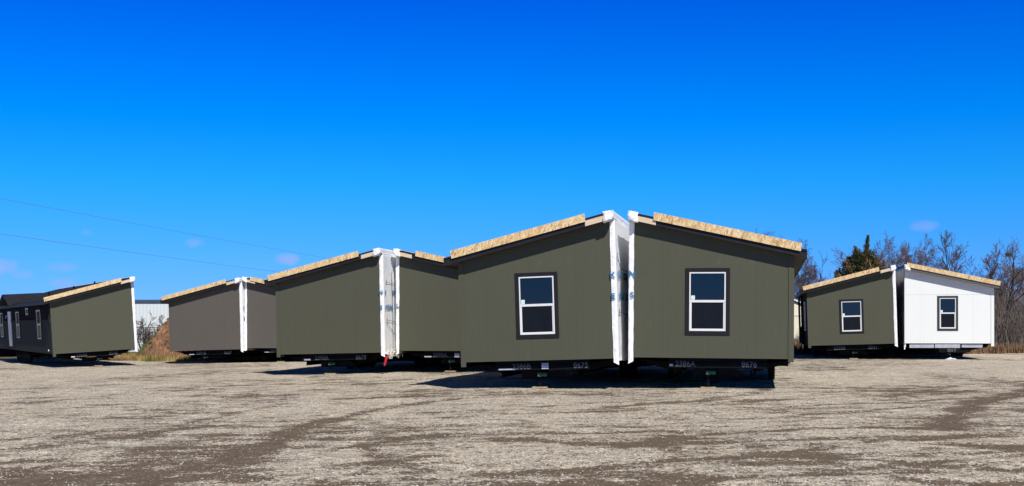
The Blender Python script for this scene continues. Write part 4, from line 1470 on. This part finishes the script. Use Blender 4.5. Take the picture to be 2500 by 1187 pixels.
# evergreen
def cedar(X, Y, hgt, wid, label, seed):
    r = np.random.default_rng(seed)
    z0 = float(zg(np.array(X)))
    e = empty('evergreen_tree', (X, Y, z0))
    tag(e, label, 'tree')
    b = MB()
    b.tube([(0, 0, -.1), (.05, 0, hgt * .4), (.25, 0, hgt * .75), (.42, 0, hgt * .97)], [.22, .16, .07, .02], 9)
    b.build('trunk', M_bark, e, smooth=True)
    # upright sprays grouped in plumes
    nb = 240
    V, Fc, tint = [], [], []
    cnt = 0
    for k in range(nb):
        t = r.random() ** .85
        zc = hgt * (.10 + .72 * t)
        rmax = wid * (1.0 - .18 * t if t < .72 else max(.12, 1.0 - .13 - 2.6 * (t - .72)))
        a = r.random() * 6.283
        rad = rmax * math.sqrt(r.random()) * .95
        cx, cy = rad * math.cos(a) - .28 + .45 * t, rad * math.sin(a)
        pl = (.75 + .65 * r.random()) * (1 - .2 * t)
        wdt = .22 + .20 * r.random()
        tn = np.clip(.5 + .35 * r.standard_normal() + .25 * (cx / wid) - .3 * (t - .4), 0, 1)
        n = 95
        u = r.random(n)
        aa = r.random(n) * 6.283
        rr_ = wdt * np.sqrt(r.random(n)) * np.where(u < .35, .5 + u * 1.4, (1.18 - u) * 1.2)
        out = np.array([math.cos(a), math.sin(a)]) * .35 * pl
        px = cx + rr_ * np.cos(aa) + out[0] * u
        py = cy + rr_ * np.sin(aa) + out[1] * u
        pz = zc + pl * (u - .25)
        for i in range(n):
            d = np.array([.5 * math.cos(aa[i]) + .3 * math.cos(a), .5 * math.sin(aa[i]) + .3 * math.sin(a), .9]) + .35 * r.standard_normal(3)
            d /= np.linalg.norm(d)
            s_ = np.cross(d, r.standard_normal(3))
            s_ /= np.linalg.norm(s_) + 1e-6
            L_, w_ = .13 + .12 * r.random(), .028 + .03 * r.random()
            p = np.array([px[i], py[i], pz[i]])
            V += [p - s_ * w_, p + s_ * w_, p + d * L_]
            Fc.append((cnt, cnt + 1, cnt + 2))
            cnt += 3
            tt = float(np.clip(tn + .18 * r.standard_normal(), 0, 1))
            tint += [tt] * 3
    # pointed leader with short side sprays
    for k in range(1100):
        t = r.random()
        zc = hgt * (.74 + .27 * t)
        side = (1 - t) * .42 * (1 if k % 3 else .5) * abs(math.sin(t * 17)) + .05
        a = r.random() * 6.283
        p = np.array([.28 + .16 * t + side * math.cos(a) * r.random(), side * math.sin(a) * r.random(), zc])
        d = np.array([.5 * math.cos(a), .5 * math.sin(a), .9]) + .3 * r.standard_normal(3)
        d /= np.linalg.norm(d)
        s_ = np.cross(d, r.standard_normal(3))
        s_ /= np.linalg.norm(s_) + 1e-6
        w_ = .03
        V += [p - s_ * w_, p + s_ * w_, p + d * .18]
        Fc.append((cnt, cnt + 1, cnt + 2))
        cnt += 3
        tint += [.15 + .2 * r.random()] * 3
    m = mat('cedar_foliage', (.05, .06, .02), .8, spec=.2)
    t = NT(m)
    t.color(t.ramp(t.attr('tint'), [(0, (.030, .048, .020)), (.25, (.065, .072, .028)), (.45, (.13, .095, .038)), (.7, (.20, .12, .05)), (1, (.27, .17, .09))]))
    np_mesh('crown', np.array(V), np.array(Fc), m, e, attr={'tint': np.array(tint)})
cedar(at(2103, 82), 82, 7.75, 1.95, 'tall dark evergreen with rusty foliage and pointed tip behind the distant olive home', 3)

# thicket stems at the right and behind the far olive home (uncountable)
def thicket(name, label, x0, x1, y0, y1, n, hmin, hmax, seed, m):
    rd = random.Random(seed)
    b = MB()
    for k in range(n):
        x, y = rd.uniform(x0, x1), rd.uniform(y0, y1)
        z = float(zg(np.array(x)))
        hh = hmin + (hmax - hmin) * rd.random() ** 1.5
        p = Vector((x, y, z - .05))
        d = Vector((rd.gauss(0, .28), rd.gauss(0, .2), 1)).normalized()
        pts = [p]
        for s_ in range(4):
            d = (d + perp(d, rd) * .17).normalized()
            p = p + d * hh / 4
            pts.append(p)
        r0 = rd.uniform(.010, .022)
        b.tube(pts, [r0, r0 * .9, r0 * .7, r0 * .6, r0 * .4], 3, cap=False)
        for q in range(rd.randint(2, 5)):
            i = rd.randint(1, 3)
            dd = (pts[i + 1] - pts[i]).normalized()
            nd = (dd * .75 + perp(dd, rd) * .65).normalized()
            l_ = hh * rd.uniform(.12, .3)
            b.tube([pts[i], pts[i] + nd * l_ * .5 + Vector((0, 0, .02)), pts[i] + nd * l_ + Vector((0, 0, l_ * .2))], [r0 * .6, r0 * .5, r0 * .35], 3, cap=False)
    o = b.build(name, m)
    tag(o, label, None, None, 'stuff')
thicket('brush', 'grey leafless brush filling the space right of the white home', 27.5, 37, 74, 86, 4000, .9, 4.6, 41, M_twiggrey)
thicket('undergrowth', 'dark leafless undergrowth behind the far homes', 23.5, 40, 92, 104, 3800, 1.2, 4.8, 42, M_twig)

# fence by the metal building
def fence():
    e = empty('chain_link_fence', (0, 94, 0))
    tag(e, 'dark chain link fence in front of the pale metal building', 'fence')
    x0, x1 = -34.0, -24.0
    zt = float(zg(np.array(-30.0))) + 2.2
    b = MB()
    b.tube([(x0, 0, zt), (x1, 0, zt)], .03, 6)
    b.tube([(x0, 0, zt - .9), (x1, 0, zt - .9)], .02, 6)
    b.build('rail', M_bark, e)
    x = x0
    while x <= x1:
        b = MB()
        b.tube([(x, 0, -.6), (x, 0, zt + .05)], .045, 8)
        b.build('post', M_bark, e)
        x += 2.5
    b = MB()
    k = 0
    x = x0 - 2
    while x < x1:
        for sg in (1, -1):
            a0, a1 = (x, x + 2.1) if sg > 0 else (x + 2.1, x)
            b.tube([(max(min(a0, x1), x0), .03 * sg, -.5), (max(min(a1, x1), x0), .03 * sg, zt - .03)], .004, 3, cap=False)
        x += .16
    b.build('mesh', M_barkgrey, e)
fence()

# ------------------------------------------------------------------ overhead wires
M_wire = noisy('wire', (.16, .20, .24), (.20, .24, .28), 1, .6)
def wire(zoff, label):
    pts, X0 = [], -29.0
    for k in range(61):
        Y = 8 + (260 - 8) * k / 60
        X = -29.0 + .212 * (Y - 67.5)
        s_ = (Y - 150) / 110
        pts.append((X, Y, zoff + .9 * s_ * s_ - .5))
    b = MB()
    b.tube(pts, .011, 5)
    tag(b.build('power_line', M_wire), label, 'wire', 'overhead wires')
wire(8.95, 'upper thin overhead wire crossing the sky at left')
wire(6.95, 'lower thin overhead wire crossing the sky at left')
